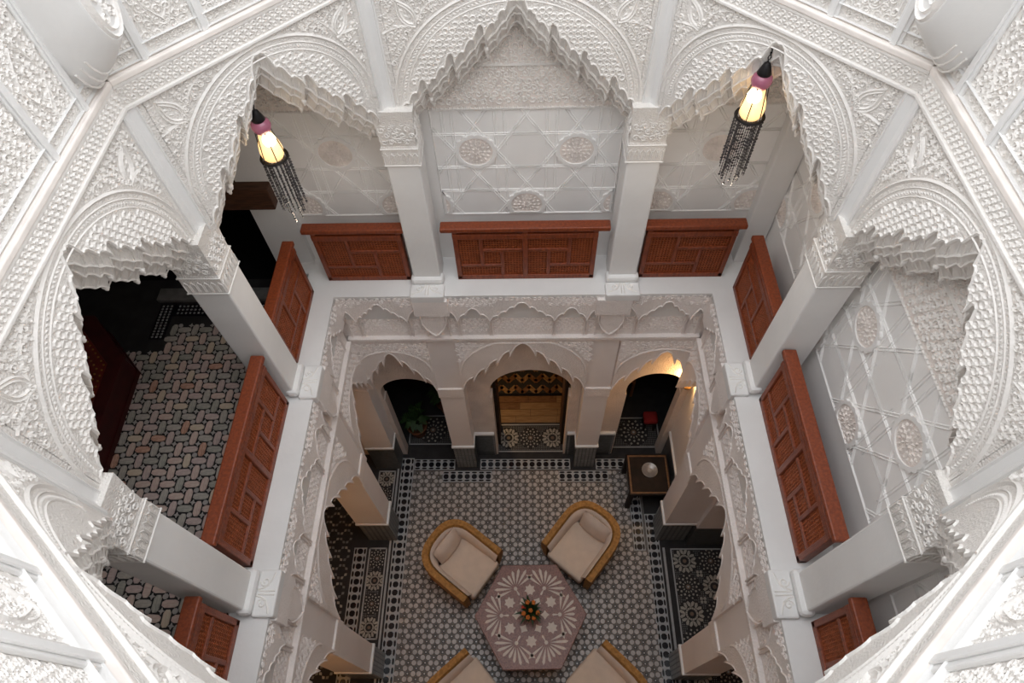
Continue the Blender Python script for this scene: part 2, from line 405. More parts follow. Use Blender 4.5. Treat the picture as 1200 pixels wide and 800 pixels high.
b = MB(); b.box((-3.5, -.9, 3.40), (-1.92, 3.63, 3.42)); b.box((1.92, -.9, 3.40), (3.3, 3.63, 3.42)); b.box((-1.92, -.9, 3.40), (1.92, -.15, 3.42)); b.box((2.2, -.9, 3.42), (3.3, 6.2, 3.5)); b.box((-3.5, 3.76, 3.38), (3.3, 6.2, 3.45))
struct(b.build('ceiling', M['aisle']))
b = MB(); b.box((-3.5, 6.0, 0), (3.3, 6.2, 3.45)); b.box((-3.5, 3.76, 0), (-3.4, 6, 3.45)); b.box((3.2, 3.76, 0), (3.3, 6, 3.45)); b.box((-.82, 3.76, 0), (-.72, 6, 3.45)); b.box((.86, 3.76, 0), (.98, 6, 3.45))
struct(b.build('wall_rooms', M['brownwall']))
# ---- arcades round the courtyard
def lerp(a, c, t): return a + (c - a) * t
def stepped(h, zsp, zap, n, mcusp, bulge, jut, low=0.0, pw=1.0, k=5):
    """half outline from the apex to the spring, steps of cusped lobes; returned whole, left to right"""
    half = []
    for i in range(n):
        z0 = zap - (zap - zsp) * (i / n) ** pw; zn = zap - (zap - zsp) * ((i + 1) / n) ** pw
        s0, s1 = h * i / n, h * (i + 1) / n; zb = zn - jut
        for c in range(mcusp):
            for q in range(k):
                u = q / (k - 1); t = (c + u) / mcusp
                half.append((lerp(s0, s1 - .002, t), lerp(z0, zb, t ** .9) + bulge * sin(pi * u) * (1.6 if c == 0 else 1) - low))
    return [(-s, z) for s, z in half[::-1]] + half
def arch_plate(b, out, x0, x1, zlow, ztop, d0, d1):
    """wall plate from x0 to x1 with the opening under outline `out`"""
    P = out
    for (xa, za), (xb, zb) in zip(P[:-1], P[1:]):
        b.add([(xa, d0, za), (xb, d0, zb), (xb, d0, ztop), (xa, d0, ztop)], [(0, 1, 2, 3)])
        b.add([(xa, d1, za), (xb, d1, zb), (xb, d1, ztop), (xa, d1, ztop)], [(0, 1, 2, 3)])
        b.add([(xa, d0, za), (xb, d0, zb), (xb, d1, zb), (xa, d1, za)], [(0, 1, 2, 3)])
    if x0 < P[0][0] - 1e-4: b.box((x0, d0, zlow), (P[0][0], d1, ztop))
    if x1 > P[-1][0] + 1e-4: b.box((P[-1][0], d0, zlow), (x1, d1, ztop))
def zfun(out):
    def f(s):
        best = 99
        for (xa, za), (xb, zb) in zip(out[:-1], out[1:]):
            if min(xa, xb) - 1e-6 <= s <= max(xa, xb) + 1e-6:
                t = 0 if abs(xb - xa) < 1e-6 else (s - xa) / (xb - xa); z = lerp(za, zb, t); best = max(z, best if best < 90 else -9)
        return best
    return f
def spiral(b, s, z, r, hand, a0, wd=.005, h=.009, turns=1.4, d0=0.0, n=11):
    P = []
    for k in range(n + 1):
        u = k / n; a = a0 + hand * turns * 2 * pi * u; rr = r * (1 - .8 * u); P.append((s + rr * cos(a), z + rr * sin(a)))
    b.ribbon(P, [wd * (.7 + .8 * k / n) for k in range(n + 1)], h, d0)
def fill_scrolls(b, x0, x1, z0, z1, pitch, ok, d0=0.0, h=.010, leafs=True):
    j = 0; z = z0 + pitch * .5
    while z < z1:
        x = x0 + pitch * (.5 + .5 * (j % 2))
        while x < x1:
            xx, zz = x + R.uniform(-.1, .1) * pitch, z + R.uniform(-.1, .1) * pitch
            if ok(xx, zz):
                spiral(b, xx, zz, pitch * .47, R.choice((-1, 1)), R.uniform(0, 6.28), pitch * .075, h, R.uniform(1.1, 1.6), d0)
                if leafs:
                    for q in range(3): b.leaf(xx + pitch * .40 * cos(q * 2.1 + xx * 40), zz + pitch * .40 * sin(q * 2.1 + xx * 40), R.uniform(0, 6.28), pitch * .36, pitch * .1, h, d0)
            x += pitch
        z += pitch * .87; j += 1
def fill_rings(b, x0, x1, z0, z1, pitch, ok, d0=0.0, h=.010):
    j = 0; z = z0
    while z < z1:
        x = x0 + pitch * .5 * (j % 2)
        while x < x1:
            if ok(x, z):
                b.ringbead(x, z, pitch * .40, pitch * .12, h, 8, d0)
                for q in (0, 1): b.leaf(x + pitch * .5 - .006, z + pitch * (.29 if q else -.29), pi / 2, pitch * .24, pitch * .09, h * .9, d0)
            x += pitch
        z += pitch * .866; j += 1

HALF = {'back': (-1.71, 1.71), 'left': (-1.66, 1.66), 'right': (-1.66, 1.66), 'front': (-1.66, 1.66)}
LBL = {'back': 'back arcade of three stepped white arches below the carved frieze', 'left': 'left arcade of stepped arches between white piers and dark aisle',
       'right': 'right arcade of stepped white arches beside rosette floor panel', 'front': 'near arcade under the camera side of the courtyard'}
ARC = {}
for side in ('back', 'left', 'right'):
    T = SIDE[side]; A = thing('arcade', LBL[side], 'arcade', T(0, .1, 0)); ARC[side] = A; s0, s1 = HALF[side]
    # beam behind, frieze back, hanging lambrequin
    b = MB(T); e_ = .20 if side in ('back', 'front') else 0; b.box((s0 - e_, .055, 3.34), (s1 + e_, .25, 4.044)); b.build('frieze_wall', M['lower'], A)
    b = MB(T); r = MB(T)
    cells = [(0, .30, 3.98)] + [(sg * q, hw, za) for sg in (-1, 1) for q, hw, za in ((.45, .15, 3.90), (.655, .055, 3.85), (.985, .085, 3.88), (1.31, .235, 3.97), (1.61, .06, 3.86))]
    cells.sort()
    bandtop = 4.055
    edge = s0; rb = MB(T)
    for c, hw, za in cells:
        if c - hw < s0 or c + hw > s1: continue
        o = [(c + x, z) for x, z in stepped(hw, 3.72, za, 4 if hw > .2 else 2 if hw > .1 else 1, 1, .022, .022, k=5)]
        if o[0][0] > edge + .001: b.box((edge, .0, 3.70), (o[0][0], .06, bandtop))
        arch_plate(b, o, o[0][0], o[-1][0], 3.7, bandtop, .0, .06); rb.ribbon([(x, z + .006) for x, z in o], .006, .007, .0); edge = o[-1][0]
        for x in (c - hw + .013, c + hw - .013): rb.box((x - .006, .034, 3.41), (x + .006, .056, 3.71))
        fill_scrolls(r, c - hw + .02, c + hw - .02, 3.44, za - .02, .05, lambda x, z: True, .055, .005)
    if edge < s1: b.box((edge, 0, 3.70), (s1, .06, bandtop))
    fill_scrolls(r, s0 + .05, s1 - .05, 3.93, 4.05, .05, lambda x, z: all(abs(x - c) > hw * .85 or z > za + .03 for c, hw, za in cells), .0, .005)
    b.build('lambrequin', M['lower'], A); r.build('frieze_relief', M['lower'], A, kind='stuff'); rb.build('frieze_ribs', M['lower'], A, kind='stuff')
    b = MB(T); b.box((s0, .012, 3.345), (s1, .12, 3.39)); b.box((s0, .022, 3.31), (s1, .12, 3.345)); b.build('frieze_moulding', M['lower'], A, bevel=.008)
    # stepped arches
    b = MB(T); r = MB(T)
    sp = [(0, .68, 3.27, 5), (-1.33, .39, 3.10, 4), (1.33, .39, 3.10, 4)]
    if side == 'back': sp = [(0, .68, 3.27, 5), (-1.36, .40, 3.10, 4), (1.45, .48, 3.10, 4)]
    for c, hw, za, n in sp:
        o = [(c + x, z) for x, z in stepped(hw, 2.42, za, n, 1, .050, .115, pw=1.12, k=5)]
        arch_plate(b, o, c - hw - .001, c + hw + .001, 2.3, 3.345, .03, .13)
        r.ribbon([(x, z + .008) for x, z in o], .008, .008, .03)
        nA = 22; rad = hw * .97; zc0 = za - rad * .92
        arc = [(c + rad * cos(pi - pi * k / nA), min(3.285, zc0 + rad * 1.03 * sin(pi * k / nA))) for k in range(nA + 1)]
        r.ribbon(arc, .014, .010, .03)
        fill_scrolls(r, c - hw, c + hw, 2.5, 3.29, .06, lambda x, z: math.hypot(x - c, z - zc0) > rad * 1.06 and z > zc0 + .1, .03, .006)
    b.build('stepped_arches', M['lower'], A); r.build('arch_relief', M['lower'], A, kind='stuff')
    # piers
    for c in (-.82, .82):
        for nm, mt, z0, z1, e in (('pier_shaft', 'pier', .74, 3.31, 0), ('pier_trim', 'paint', .70, .745, .014), ('pier_dado', 'dado', 0, .70, -.006), ('pier_capital', 'lower', 2.12, 2.32, .010)):
            b = MB(T); dd = .26 if side == 'back' else .44
            b.box((c - .14 - e, .06 - e if nm == 'pier_shaft' else .02 - e if False else .05 - e, z0), (c + .14 + e, min(dd, .26) if side == 'back' else dd if nm == 'pier_capital' else dd + e, z1))
            if side == 'back' and nm in ('pier_trim', 'pier_dado'):
                xa, xb = (-1.0, -.41) if c < 0 else (.57, 1.215)
                b.box((xa, .235 - e, z0), (xb, .262, z1))
            b.build(nm, M[mt], A, bevel=.008 if nm in ('pier_trim', 'pier_capital') else 0)
        g = MB(T)
        for k in range(6):
            for q in range(11):
                x = c - .12 + k * .048
                g.box((x - .017, .052, .03 + q * .06), (x + .017, .0555, .075 + q * .06))
                if side != 'back':
                    for sg in (-1, 1): xx = c + sg * .1335; g.box((xx - .0018, .07 + k * .062, .03 + q * .06), (xx + .0018, .105 + k * .062, .075 + q * .06))
                else:
                    for x2 in ((-.985, -.435) if c < 0 else (.595, 1.19)): g.box((x2 + (k - 2.5) * .0, .2375, .03 + q * .06), (x2 + .018, .242, .075 + q * .06)) if k == 0 else None
        g.build('dado_tiles', M['tg'], A, kind='stuff')
        # bracket under each gallery column
        b = MB(T); b.box((c - .16, -.035, 3.82), (c + .16, .08, 4.05)); b.build('bracket', M['lower'], A, bevel=.006)
        b = MB(T); P = [(-.10, 3.82), (-.10, 3.70), (-.07, 3.60), (-.03, 3.53), (0, 3.50), (.03, 3.53), (.07, 3.60), (.10, 3.70), (.10, 3.82)]
        b.loft([[(c + x, -.014, z) for x, z in P], [(c + x * .9, .10, z - .04 if z < 3.8 else z) for x, z in P]], False, True, False); b.ribbon([(c + x * 1.15, z - .008) for x, z in P], .010, .010, -.014)
        b.build('bracket_drop', M['lower'], A)
# corner pier and the blind far bay of the right arcade
for nm, mt, z0, z1, e in (('corner_pier_shaft', 'pier', .74, 3.31, 0), ('corner_pier_trim', 'paint', .70, .745, .014), ('corner_pier_dado', 'dado', 0, .70, -.006), ('corner_pier_capital', 'lower', 2.12, 2.32, .012)):
    b = MB(); b.box((-2.125 - e, 3.405 - e, z0), (-1.755 + e, 3.628, z1)); b.build(nm, M[mt], ARC['back'], bevel=.006 if 'trim' in nm else 0)
b = MB(); b.box((2.105, 2.34, .70), (2.99, 2.68, 3.39)); b.box((1.95, 2.68, .70), (2.99, 3.628, 3.39)); b.build('blind_bay_wall', M['pier'], ARC['right'])
b = MB(); b.box((2.105, 2.335, 0), (2.99, 2.68, .70)); b.box((1.945, 2.68, 0), (2.99, 3.628, .70)); b.build('blind_bay_dado', M['dado'], ARC['right'])
b = MB(); b.box((1.925, 2.69, .70), (1.95, 3.628, .745)); b.build('blind_bay_trim', M['paint'], ARC['right'], bevel=.006)

# curb slab edge under the railings
cu = MB(); Tb = SIDE
for side in Tb:
    s0, s1 = (-1.66, 1.66)
    q = MB(Tb[side]); q.box((s0 - (.27 if side in ('back', 'front') else 0), .0, 4.045), (s1 + (.27 if side in ('back', 'front') else 0), .27, ZC)); q.box((s0, .05, ZG - .02), (s1, .26, 4.045))
    cu.f += [tuple(i + len(cu.v) for i in f) for f in q.f]; cu.v += q.v
q = MB(); q.box((-2.25, 3.641, ZG), (2.2, 3.83, ZC - .002)); q.box((1.931, -.6, ZG), (2.13, 3.64, ZC - .002));
cu.f += [tuple(i + len(cu.v) for i in f) for f in q.f]; cu.v += q.v
struct(cu.build('trim_curb', M['paint']))

# ---- gallery shell
b = MB(); b.box((-1.9, 3.82, ZG), (2.2, 3.95, 6.9)); gw = struct(b.build('wall_back', M['strap']))
b = MB(); b.box((-2.25, 3.775, ZG), (-1.905, 3.95, 6.9)); b.box((-4.8, 3.80, 4.95), (-2.25, 3.95, 6.9)); struct(b.build('wall_doorway', M['paint']))
b = MB(); b.box((-4.7, 3.68, 4.85), (-1.98, 3.80, 5.07)); tag(b.build('lintel_beam', M['lintel'], bevel=.01), 'dark wooden beam over the black doorway at the left gallery end', 'beam')
b = MB(); b.box((-4.8, 4.9, 3.6), (-2.1, 5.0, 5.2)); b.box((-4.85, 3.95, 3.6), (-4.75, 5, 5.2)); b.box((-2.2, 3.95, 3.6), (-2.1, 5, 5.2)); b.box((-4.8, 3.95, 5.1), (-2.1, 5, 5.2)); b.box((-4.8, 3.9, 3.6), (-2.1, 5, ZG)); struct(b.build('wall_dark_room', M['black']))  # near-black walls put the unlit room's darkness into the colour
b = MB(); b.box((2.11, -.6, ZG), (2.25, 3.82, 6.9)); gr = struct(b.build('wall_right', M['strap']))
b = MB(); b.box((-4.85, -.6, ZG), (-4.75, 3.95, 6.9)); struct(b.build('wall_left', M['lower']))
b = MB(); b.box((-4.8, -.7, 3.4), (2.25, -.6, 6.9)); struct(b.build('wall_front', M['paint']))

# ================================================================ DRUM (octagon of carved arches)
V8 = [(-.86, 3.55), (.86, 3.55), (1.82, 2.5), (1.82, .89), (.83, .06), (-.83, .06), (-1.82, .89), (-1.82, 2.5)]
b = MB(); OUT = [(-1.4, 3.95), (1.2, 3.95), (2.25, 2.6), (2.25, .8), (1.2, -.7), (-1.4, -.7), (-4.8, .8), (-4.8, 2.6)]
cor = {0: (-4.1, 3.95), 2: None}
for i in range(8):
    j = (i + 1) % 8
    for z in (6.84, 6.90): b.add([(*V8[i], z), (*V8[j], z), (*OUT[j], z), (*OUT[i], z)], [(0, 1, 2, 3)])
for P in ([OUT[7], (-4.8, 3.95), OUT[0]], [OUT[1], (2.25, 3.95), OUT[2]], [OUT[3], (2.25, -.7), OUT[4]], [OUT[5], (-4.8, -.7), OUT[6]]):
    b.add([(*q, 6.87) for q in P], [(0, 1, 2)])
struct(b.build('ceiling', M['paint'], recalc=False))
b = MB(); RO = [(x * 4, (y - 1.7) * 4 + 1.7) for x, y in V8]; V8o = [(x * 1.07, (y - 1.7) * 1.09 + 1.7) for x, y in V8]
for i in range(8):
    j = (i + 1) % 8; b.add([(*V8o[i], 9.24), (*V8o[j], 9.24), (*RO[j], 9.24), (*RO[i], 9.24)], [(0, 1, 2, 3)])
struct(b.build('floor_roof_terrace', M['ledge'], recalc=False))
FL = ['back arch of drum, carved white plaster, straight above middle railing', 'back right diagonal carved arch where the right lantern hangs', 'right side carved white arch over the middle right railing',
      'near right diagonal carved arch cutting the lower right of the photo', 'near arch of the drum below the camera', 'near left diagonal carved arch cutting the lower left of the photo',
      'left side carved white arch opening on the dark gallery', 'back left diagonal carved arch where the left lantern hangs']
def outv(i):
    (ax, ay), (bx, by) = V8[i], V8[(i + 1) % 8]; L = math.hypot(bx - ax, by - ay); ex, ey = (bx - ax) / L, (by - ay) / L
    return ((ax + bx) / 2, (ay + by) / 2), (ex, ey), (-ey, ex), L
ZT = 6.68
for i in range(8):
    mid, e, n, L = outv(i)
    T = (lambda mid, e, n: lambda s, d, z: (mid[0] + e[0] * s + n[0] * d, mid[1] + e[1] * s + n[1] * d, z))(mid, e, n)
    A = thing('carved_arch', FL[i], 'arch', (mid[0], mid[1], 5.8))
    if i == 4:
        bpy.data.objects.remove(A); b = MB(T); b.box((-L / 2, 0, 5.82), (L / 2, .24, 6.83)); struct(b.build('trim_near', M['carved']))
        b = MB(T); b.box((-L / 2, .26, 6.83), (L / 2, .36, 9.3)); struct(b.build('wall_upper_near', M['carved'])); continue
    h = L / 2 - .085; nt = 4 if L > 1.5 else 3; zap = 6.60; zsp = 5.90; jut = .058
    o1 = stepped(h, zsp, zap, nt, 3, .030, jut, 0, 1.0); o2 = stepped(h, zsp, zap - .005, nt, 3, .010, jut, .070, 1.0); o3 = stepped(h, zsp, zap - .01, nt, 3, .028, jut, .135, 1.0); o4 = stepped(h, zsp, zap - .01, nt, 3, .012, jut, .215, 1.0)
    b = MB(T)
    for (xa, za), (xb, zb) in zip(o1[:-1], o1[1:]): b.add([(xa, 0, za), (xb, 0, zb), (xb, 0, ZT), (xa, 0, ZT)], [(0, 1, 2, 3)])
    for (xa, za), (xb, zb) in zip(o4[:-1], o4[1:]): b.add([(xa, .19, za), (xb, .19, zb), (xb, .19, 6.9), (xa, .19, 6.9)], [(0, 1, 2, 3)])
    b.box((-L / 2, 0, 5.82), (-h, .19, ZT)); b.box((h, 0, 5.82), (L / 2, .19, ZT))
    b.build('arch_face', M['carved'], A)
    b = MB(T); rings = []
    for o, d in ((o1, 0.0), (o1, .018), (o2, .05), (o3, .085), (o3, .105), (o4, .15), (o4, .19)): rings.append([(x, d, z) for x, z in o])
    b.loft(rings, False); b.build('muqarnas_edge', M['relief'], A)
    b = MB(T)
    for o, d in ((o2, .045), (o3, .082), (o4, .148)): b.tube([(x, d, z + .002) for x, z in o[::2]], .0075, 5)
    for q in range(0, len(o1), 2): b.tube([(o1[q][0], .02, o1[q][1]), (o2[q][0], .046, o2[q][1] - .004), (o3[q][0], .086, o3[q][1] - .002), (o4[q][0], .15, o4[q][1])], .005, 4)
    b.build('muqarnas_ribs', M['relief'], A, kind='stuff')
    # pendants on the stepped points
    for q in range(nt):
        s = h * (q + 1) / nt - .004; zb = zap - (zap - zsp) * ((q + 1) / nt) - jut
        for sg in (-1, 1):
            for dd, lo in ((.09, .135), (.16, .215)):
                b = MB(T); b.lathe([(.012, .02), (.017, 0), (.010, -.010), (.011, -.018), (.003, -.028)], (sg * s, dd, zb - lo), 8); b.build('pendant_drop', M['relief'], A, smooth=True)
    # edge bead, arc moulding, relief
    zf = zfun(o1); rad = h + .015; zc0 = 6.655 - rad
    r = MB(T); r.ribbon([(x, z + .014) for x, z in o1], .007, .008)
    nA = 40
    def arcp(rr): return [(rr * cos(pi - pi * k / nA), zc0 + rr * sin(pi * k / nA)) for k in range(nA + 1) if zc0 + rr * sin(pi * k / nA) > 5.88]
    for rr, wd, hh in ((rad, .010, .010), (rad - .035, .004, .005), (rad - .075, .004, .005)): r.ribbon(arcp(rr), wd, hh)
    for k in range(96):
        a = pi * (k + .5) / 96; s, z = (rad - .055) * cos(a), zc0 + (rad - .055) * sin(a)
        if z > 5.9 and z > zf(s) + .02: r.leaf(s - .012 * cos(a + .9), z - .012 * sin(a + .9), a + .9, .026, .008, .005)
    r.build('arch_mouldings', M['relief'], A)
    r = MB(T)
    if i not in (3, 5): fill_rings(r, -h + .02, h - .02, 5.9, 6.66, .024 if i in (3, 5) else .042, lambda x, z: math.hypot(x, z - zc0) < rad - .10 and z > zf(x) + .03, 0, .003 if i in (3, 5) else .0085)
    def spand(x, z):
        if not (abs(x) < h - .01 and math.hypot(x, z - zc0) > rad + .03 and z < ZT - .02): return False
        return True
    # almond palmettes in the spandrels
    pal = []
    for sg in (-1, 1):
        a = pi / 2 - sg * .80; cx, cz = (rad + .03) * cos(a), zc0 + (rad + .03) * sin(a); ax = a + sg * .25
        if cz + .12 < ZT: pal.append((cx, cz, ax))
    for cx, cz, ax in pal:
        for Lp, wp, off in ((.19, .046, 0), (.145, .03, .02)):
            P = []
            for k in range(17):
                u = k / 16; t = u * 2 if u < .5 else 2 - u * 2; sd = 1 if u < .5 else -1
                x_, y_ = off + Lp * t, sd * wp * sin(pi * t ** .8) ; P.append((cx + x_ * cos(ax) - y_ * sin(ax), cz + x_ * sin(ax) + y_ * cos(ax)))
            P = [(x, min(z, ZT - .012)) for x, z in P]
            r.ribbon(P, .006, .009)
        for k in range(5): r.leaf(cx + (.05 + .02 * k) * cos(ax), cz + (.05 + .02 * k) * sin(ax), ax + (.6 if k % 2 else -.6), .03, .008, .007)
        for sd in (-1, 1):
            P = []
            for k in range(15):
                u = k / 14; x_, y_ = .02 + .05 * sin(pi * u), sd * (.02 + .30 * u); P.append((cx + x_ * cos(ax) - y_ * sin(ax), cz + x_ * sin(ax) + y_ * cos(ax)))
            P = [q for q in P if q[1] < ZT - .02 and abs(q[0]) < L / 2 - .07 and math.hypot(q[0], q[1] - zc0) > rad + .02]
            if len(P) > 2: r.ribbon(P, .010, .008)
    def clear(x, z): return spand(x, z) and all(math.hypot(x - cx - .1 * cos(ax), z - cz - .1 * sin(ax)) > .075 for cx, cz, ax in pal)
    fill_scrolls(r, -h, h, 5.9, ZT, .042, clear, 0, .0095)
    r.build('arabesque_relief', M['relief'], A, kind='stuff')
    for sg in (-1, 1):
        b = MB(T); x0, x1 = sorted((sg * (L / 2 - .056), sg * (L / 2))); b.box((x0, -.010, 5.85), (x1, 0, ZT)); xm = sg * (L / 2 - .050); b.ribbon([(xm, 5.86), (xm, ZT)], .007, .007, -.010)
        b.build('pilaster_strip', M['paint'], A)
    # band and ledge
    B = thing('carved_cornice', ['pierced cornice band over the back arch', 'pierced cornice band at upper right diagonal', 'pierced cornice band over right side arch', 'pierced cornice band at lower right corner of photo',
        'pierced cornice band beneath the camera', 'pierced cornice band at lower left corner of photo', 'pierced cornice band over left side arch', 'pierced cornice band at upper left diagonal'][i], 'cornice', (mid[0], mid[1], 6.7))
    b = MB(T); b.box((-L / 2, -.008, ZT), (L / 2, .12, 6.80)); b.build('band', M['carved'], B)
    b = MB(T); b.box((-L / 2 + .006, -.022, ZT - .004), (L / 2 - .006, .05, ZT + .014)); b.box((-L / 2 + .005, -.014, 6.782), (L / 2 - .005, .05, 6.80)); b.build('band_moulding', M['relief'], B, bevel=.004)
    b = MB(T); b.box((-L / 2 + .006, -.020, 6.80), (L / 2 - .006, .10, 6.83)); b.build('ledge', M['ledge'], B, bevel=.006)
    r = MB(T); k = -L / 2 + .03
    while k < L / 2 - .03 and i not in (3, 5):
        for z, dx in ((6.716, 0), (6.742, .02), (6.768, 0)): r.ringbead(k + dx, z, .011, .0045, .008, 6, -.008)
        k += .036
    r.v and r.build('pierced_band_relief', M['relief'], B, kind='stuff')
    # wall above the ledge
    W = struct(MB(T).build('wall_upper_%s' % ['back', 'back_right', 'right', 'near_right', 'near', 'near_left', 'left', 'back_left'][i], M['carved'])); 
    bpy.data.objects.remove(W)
    b = MB(T); b.box((-L / 2, .02 if i != 4 else .26, 6.83), (L / 2, .14 if i != 4 else .36, 9.3))
    W = struct(b.build('wall_upper_%s' % ['back', 'back_right', 'right', 'near_right', 'near', 'near_left', 'left', 'back_left'][i], M['carved']))
    if i == 4: continue
    xs = []
    for sg in (-1, 1):
        for off in (.205, .52): xs.append(sg * (L / 2 - off))
    if i in (3, 5): xs = [x for x in xs]
    for x in xs:
        b = MB(T); b.box((x - .028, .006, 6.83), (x + .028, .02, 9.3)); b.box((x - .018, -.004, 6.83), (x + .012, .006, 9.3))
        b.build('wall_moulding', M['paint'], W, bevel=.004)
    r = MB(T)
    for sg in (-1, 1):
        xa, xb = sorted((sg * (L / 2 - .205), sg * (L / 2 - .52))); xa += .045; xb -= .045; xc = (xa + xb) / 2
        for q, (wd, hh) in enumerate(((.007, .007), (.004, .005))):
            g = q * .024; r.ribbon([(xa + g, 9.3), (xa + g, 6.87 + g), (xb - g, 6.87 + g), (xb - g, 9.3)], wd, hh, .02)
        for zz in (7.08, 7.42):                       # pointed cartouches stacked up the panel
            P = []
            for k in range(25):
                a = 2 * pi * k / 24; P.append((xc + .072 * cos(a) * (1 - .25 * sin(a) ** 2), zz + .155 * sin(a)))
            r.ribbon(P, .006, .007, .02)
            for sd in (-1, 1): r.ribbon([(xc + sd * .07 * sin(pi * u / 8), zz - .13 + .26 * u / 8) for u in range(9)], .005, .01, .02); 
    r.build('panel_frames', M['relief'], W)
    r = MB(T)
    zmax = 8.1
    def okp(x, z): return all(abs(x - q) > .035 for q in xs)
    fill_scrolls(r, -L / 2 + .03, L / 2 - .03, 6.85, zmax, (.030 if i in (3, 5) else .046), okp, .02, (.003 if i in (3, 5) else .0085))
    r.build('upper_arabesque_relief', M['relief'], W, kind='stuff')

# round-ended brackets in the corners above the ledge
BR = {7: ('left back corner', 1), 2: ('right back corner', -1), 6: ('left near corner', 1), 3: ('right near corner', -1)}
for vi, (nm, sx) in BR.items():
    vx, vy = V8[vi]; yc = vy - .06 if vi in (7, 2) else vy + .06
    A = thing('corner_bracket', 'smooth round-bottomed plaster bracket with oval face above %s of drum' % nm, 'bracket', (vx, vy, 6.83))
    def U(wd, zb, x, yo, n=14, top=9.3): return [(x, yo - wd, top)] + [(x, yo - wd * cos(pi * k / n), zb + wd * 2.2 * (1 - sin(pi * k / n))) for k in range(n + 1)] + [(x, yo + wd, top)]
    b = MB(); x0 = vx - sx * .10; b.loft([U(.15, 6.835, x0, yc + .0), U(.15, 6.86, vx + sx * .03, yc), U(.14, 6.95, vx + sx * .13, yc), U(.13, 7.04, vx + sx * .21, yc), U(.12, 7.06, vx + sx * .22, yc)], False, False, False)
    b.add(U(.12, 7.06, vx + sx * .22, yc), [tuple(range(17))]); b.build('bracket_body', M['paint'], A, smooth=True)
    b = MB(lambda s, d, z, vx=vx, sx=sx, yc=yc: (vx + sx * (.22 - d), yc + s, z))
    for wd, q in ((.105, .0), (.078, .03)):
        P = [(y - yc, z) for x, y, z in U(wd, 7.075 + q, 0, yc)]
        b.ribbon(P, .009, .012)
    fill_scrolls(b, -.055, .055, 7.14, 7.36, .05, lambda x, z: True, 0, .01)
    b.build('bracket_face_frame', M['relief'], A)
    b = MB()
    for q in range(3):
        u = q * .035; b.tube([(x, y, z) for x, y, z in U(.147 - .004 * q, 6.85 + u * .9, vx + sx * (.02 + u), yc)[4:-4]], .006, 5)
    b.build('bracket_ribs', M['relief'], A)

# ================================================================ GALLERY COLUMNS
cols = []
for side in ('back', 'left', 'right'):
    for c in ((-.83, .88) if side == 'back' else (-.83, .83) if side == 'front' else (-.82, .79)): cols.append((side, c))
CL = {('back', 0): 'square white column at left of the middle back railing', ('back', 1): 'square white column at right of the middle back railing',
      ('left', 0): 'square white column nearer the camera on left gallery curb', ('left', 1): 'square white column farther back on left gallery curb',
      ('right', 0): 'square white column nearer the camera on right gallery curb', ('right', 1): 'square white column farther back on right gallery curb',
      ('front', 0): 'square column below camera, left one', ('front', 1): 'square column below camera, right one'}
cnt = {}
for side, c in cols:
    k = cnt.get(side, 0); cnt[side] = k + 1
    T = SIDE[side]; dc = .26; A = thing('column', CL[(side, k)], 'column', T(c, dc, ZC), 'gallery columns')
    def bx(nm, mt, hw, z0, z1, bev=0, d0=None, d1=None):
        b = MB(T); b.box((c - hw, dc - hw if d0 is None else d0, z0), (c + hw, dc + hw if d1 is None else d1, z1)); return b.build(nm, M[mt], A, bevel=bev)
    bx('shaft', 'paint', .12, ZC, 5.50, .012)
    b = MB(T); b.box((c - .145, .10, ZC + .02), (c + .145, .20, ZC + .10)); b.build('base_moulding', M['paint'], A, bevel=.03)
    b = MB(T); b.box((c - .15, -.035, ZC - .06), (c + .15, .11, ZC + .035)); bl = b.build('base_block', M['paint'], A, bevel=.012)
    r = MB(lambda s, d, z, T=T: T(s, z, ZC + .035 - d))               # scrolls lie on the block's top
    for sg in (-1, 1):
        spiral(r, c + sg * .07, .055, .034, sg, pi / 2, .006, .008, 1.2); r.ribbon([(c + sg * x, y) for x, y in ((.02, .10), (.03, .06), (.05, .03), (.09, .012), (.13, .0))], .006, .008)
        r.ribbon([(c + sg * .012, -.02), (c + sg * .010, .09)], .006, .008)
    r.build('scroll_carving', M['relief'], bl)
    b = MB(T); b.loft([[(c + sx * hw, dc + sy * hw, z) for sx, sy in ((-1, -1), (1, -1), (1, 1), (-1, 1))] for hw, z in ((.124, 5.44), (.127, 5.60), (.122, 5.61), (.126, 5.72), (.140, 5.90))], True, True, True)
    cp = b.build('capital', M['carved'], A)
    r = MB()
    for f in range(4):
        def TF(s, d, z, f=f):
            q = .127 - d; a, bb = ((s, -q), (q, s), (-s, q), (-q, -s))[f]; return T(c + a, dc + bb, z)
        rr = MB(TF)
        for q in range(6):
            x = -.105 + q * .042; rr.ribbon([(x - .016, 5.46), (x - .016, 5.53), (x, 5.555), (x + .016, 5.53), (x + .016, 5.46)], .004, .005)
        rr.ribbon([(-.134, 5.445), (.134, 5.445)], .005, .006); rr.ribbon([(-.134, 5.59), (.134, 5.59)], .005, .006)
        fill_scrolls(rr, -.12, .12, 5.63, 5.84, .055, lambda x, z: True, -.002, .006)
        r.f += [tuple(i_ + len(r.v) for i_ in q) for q in rr.f]; r.v += rr.v
    r.build('capital_relief', M['relief'], cp, kind='stuff')

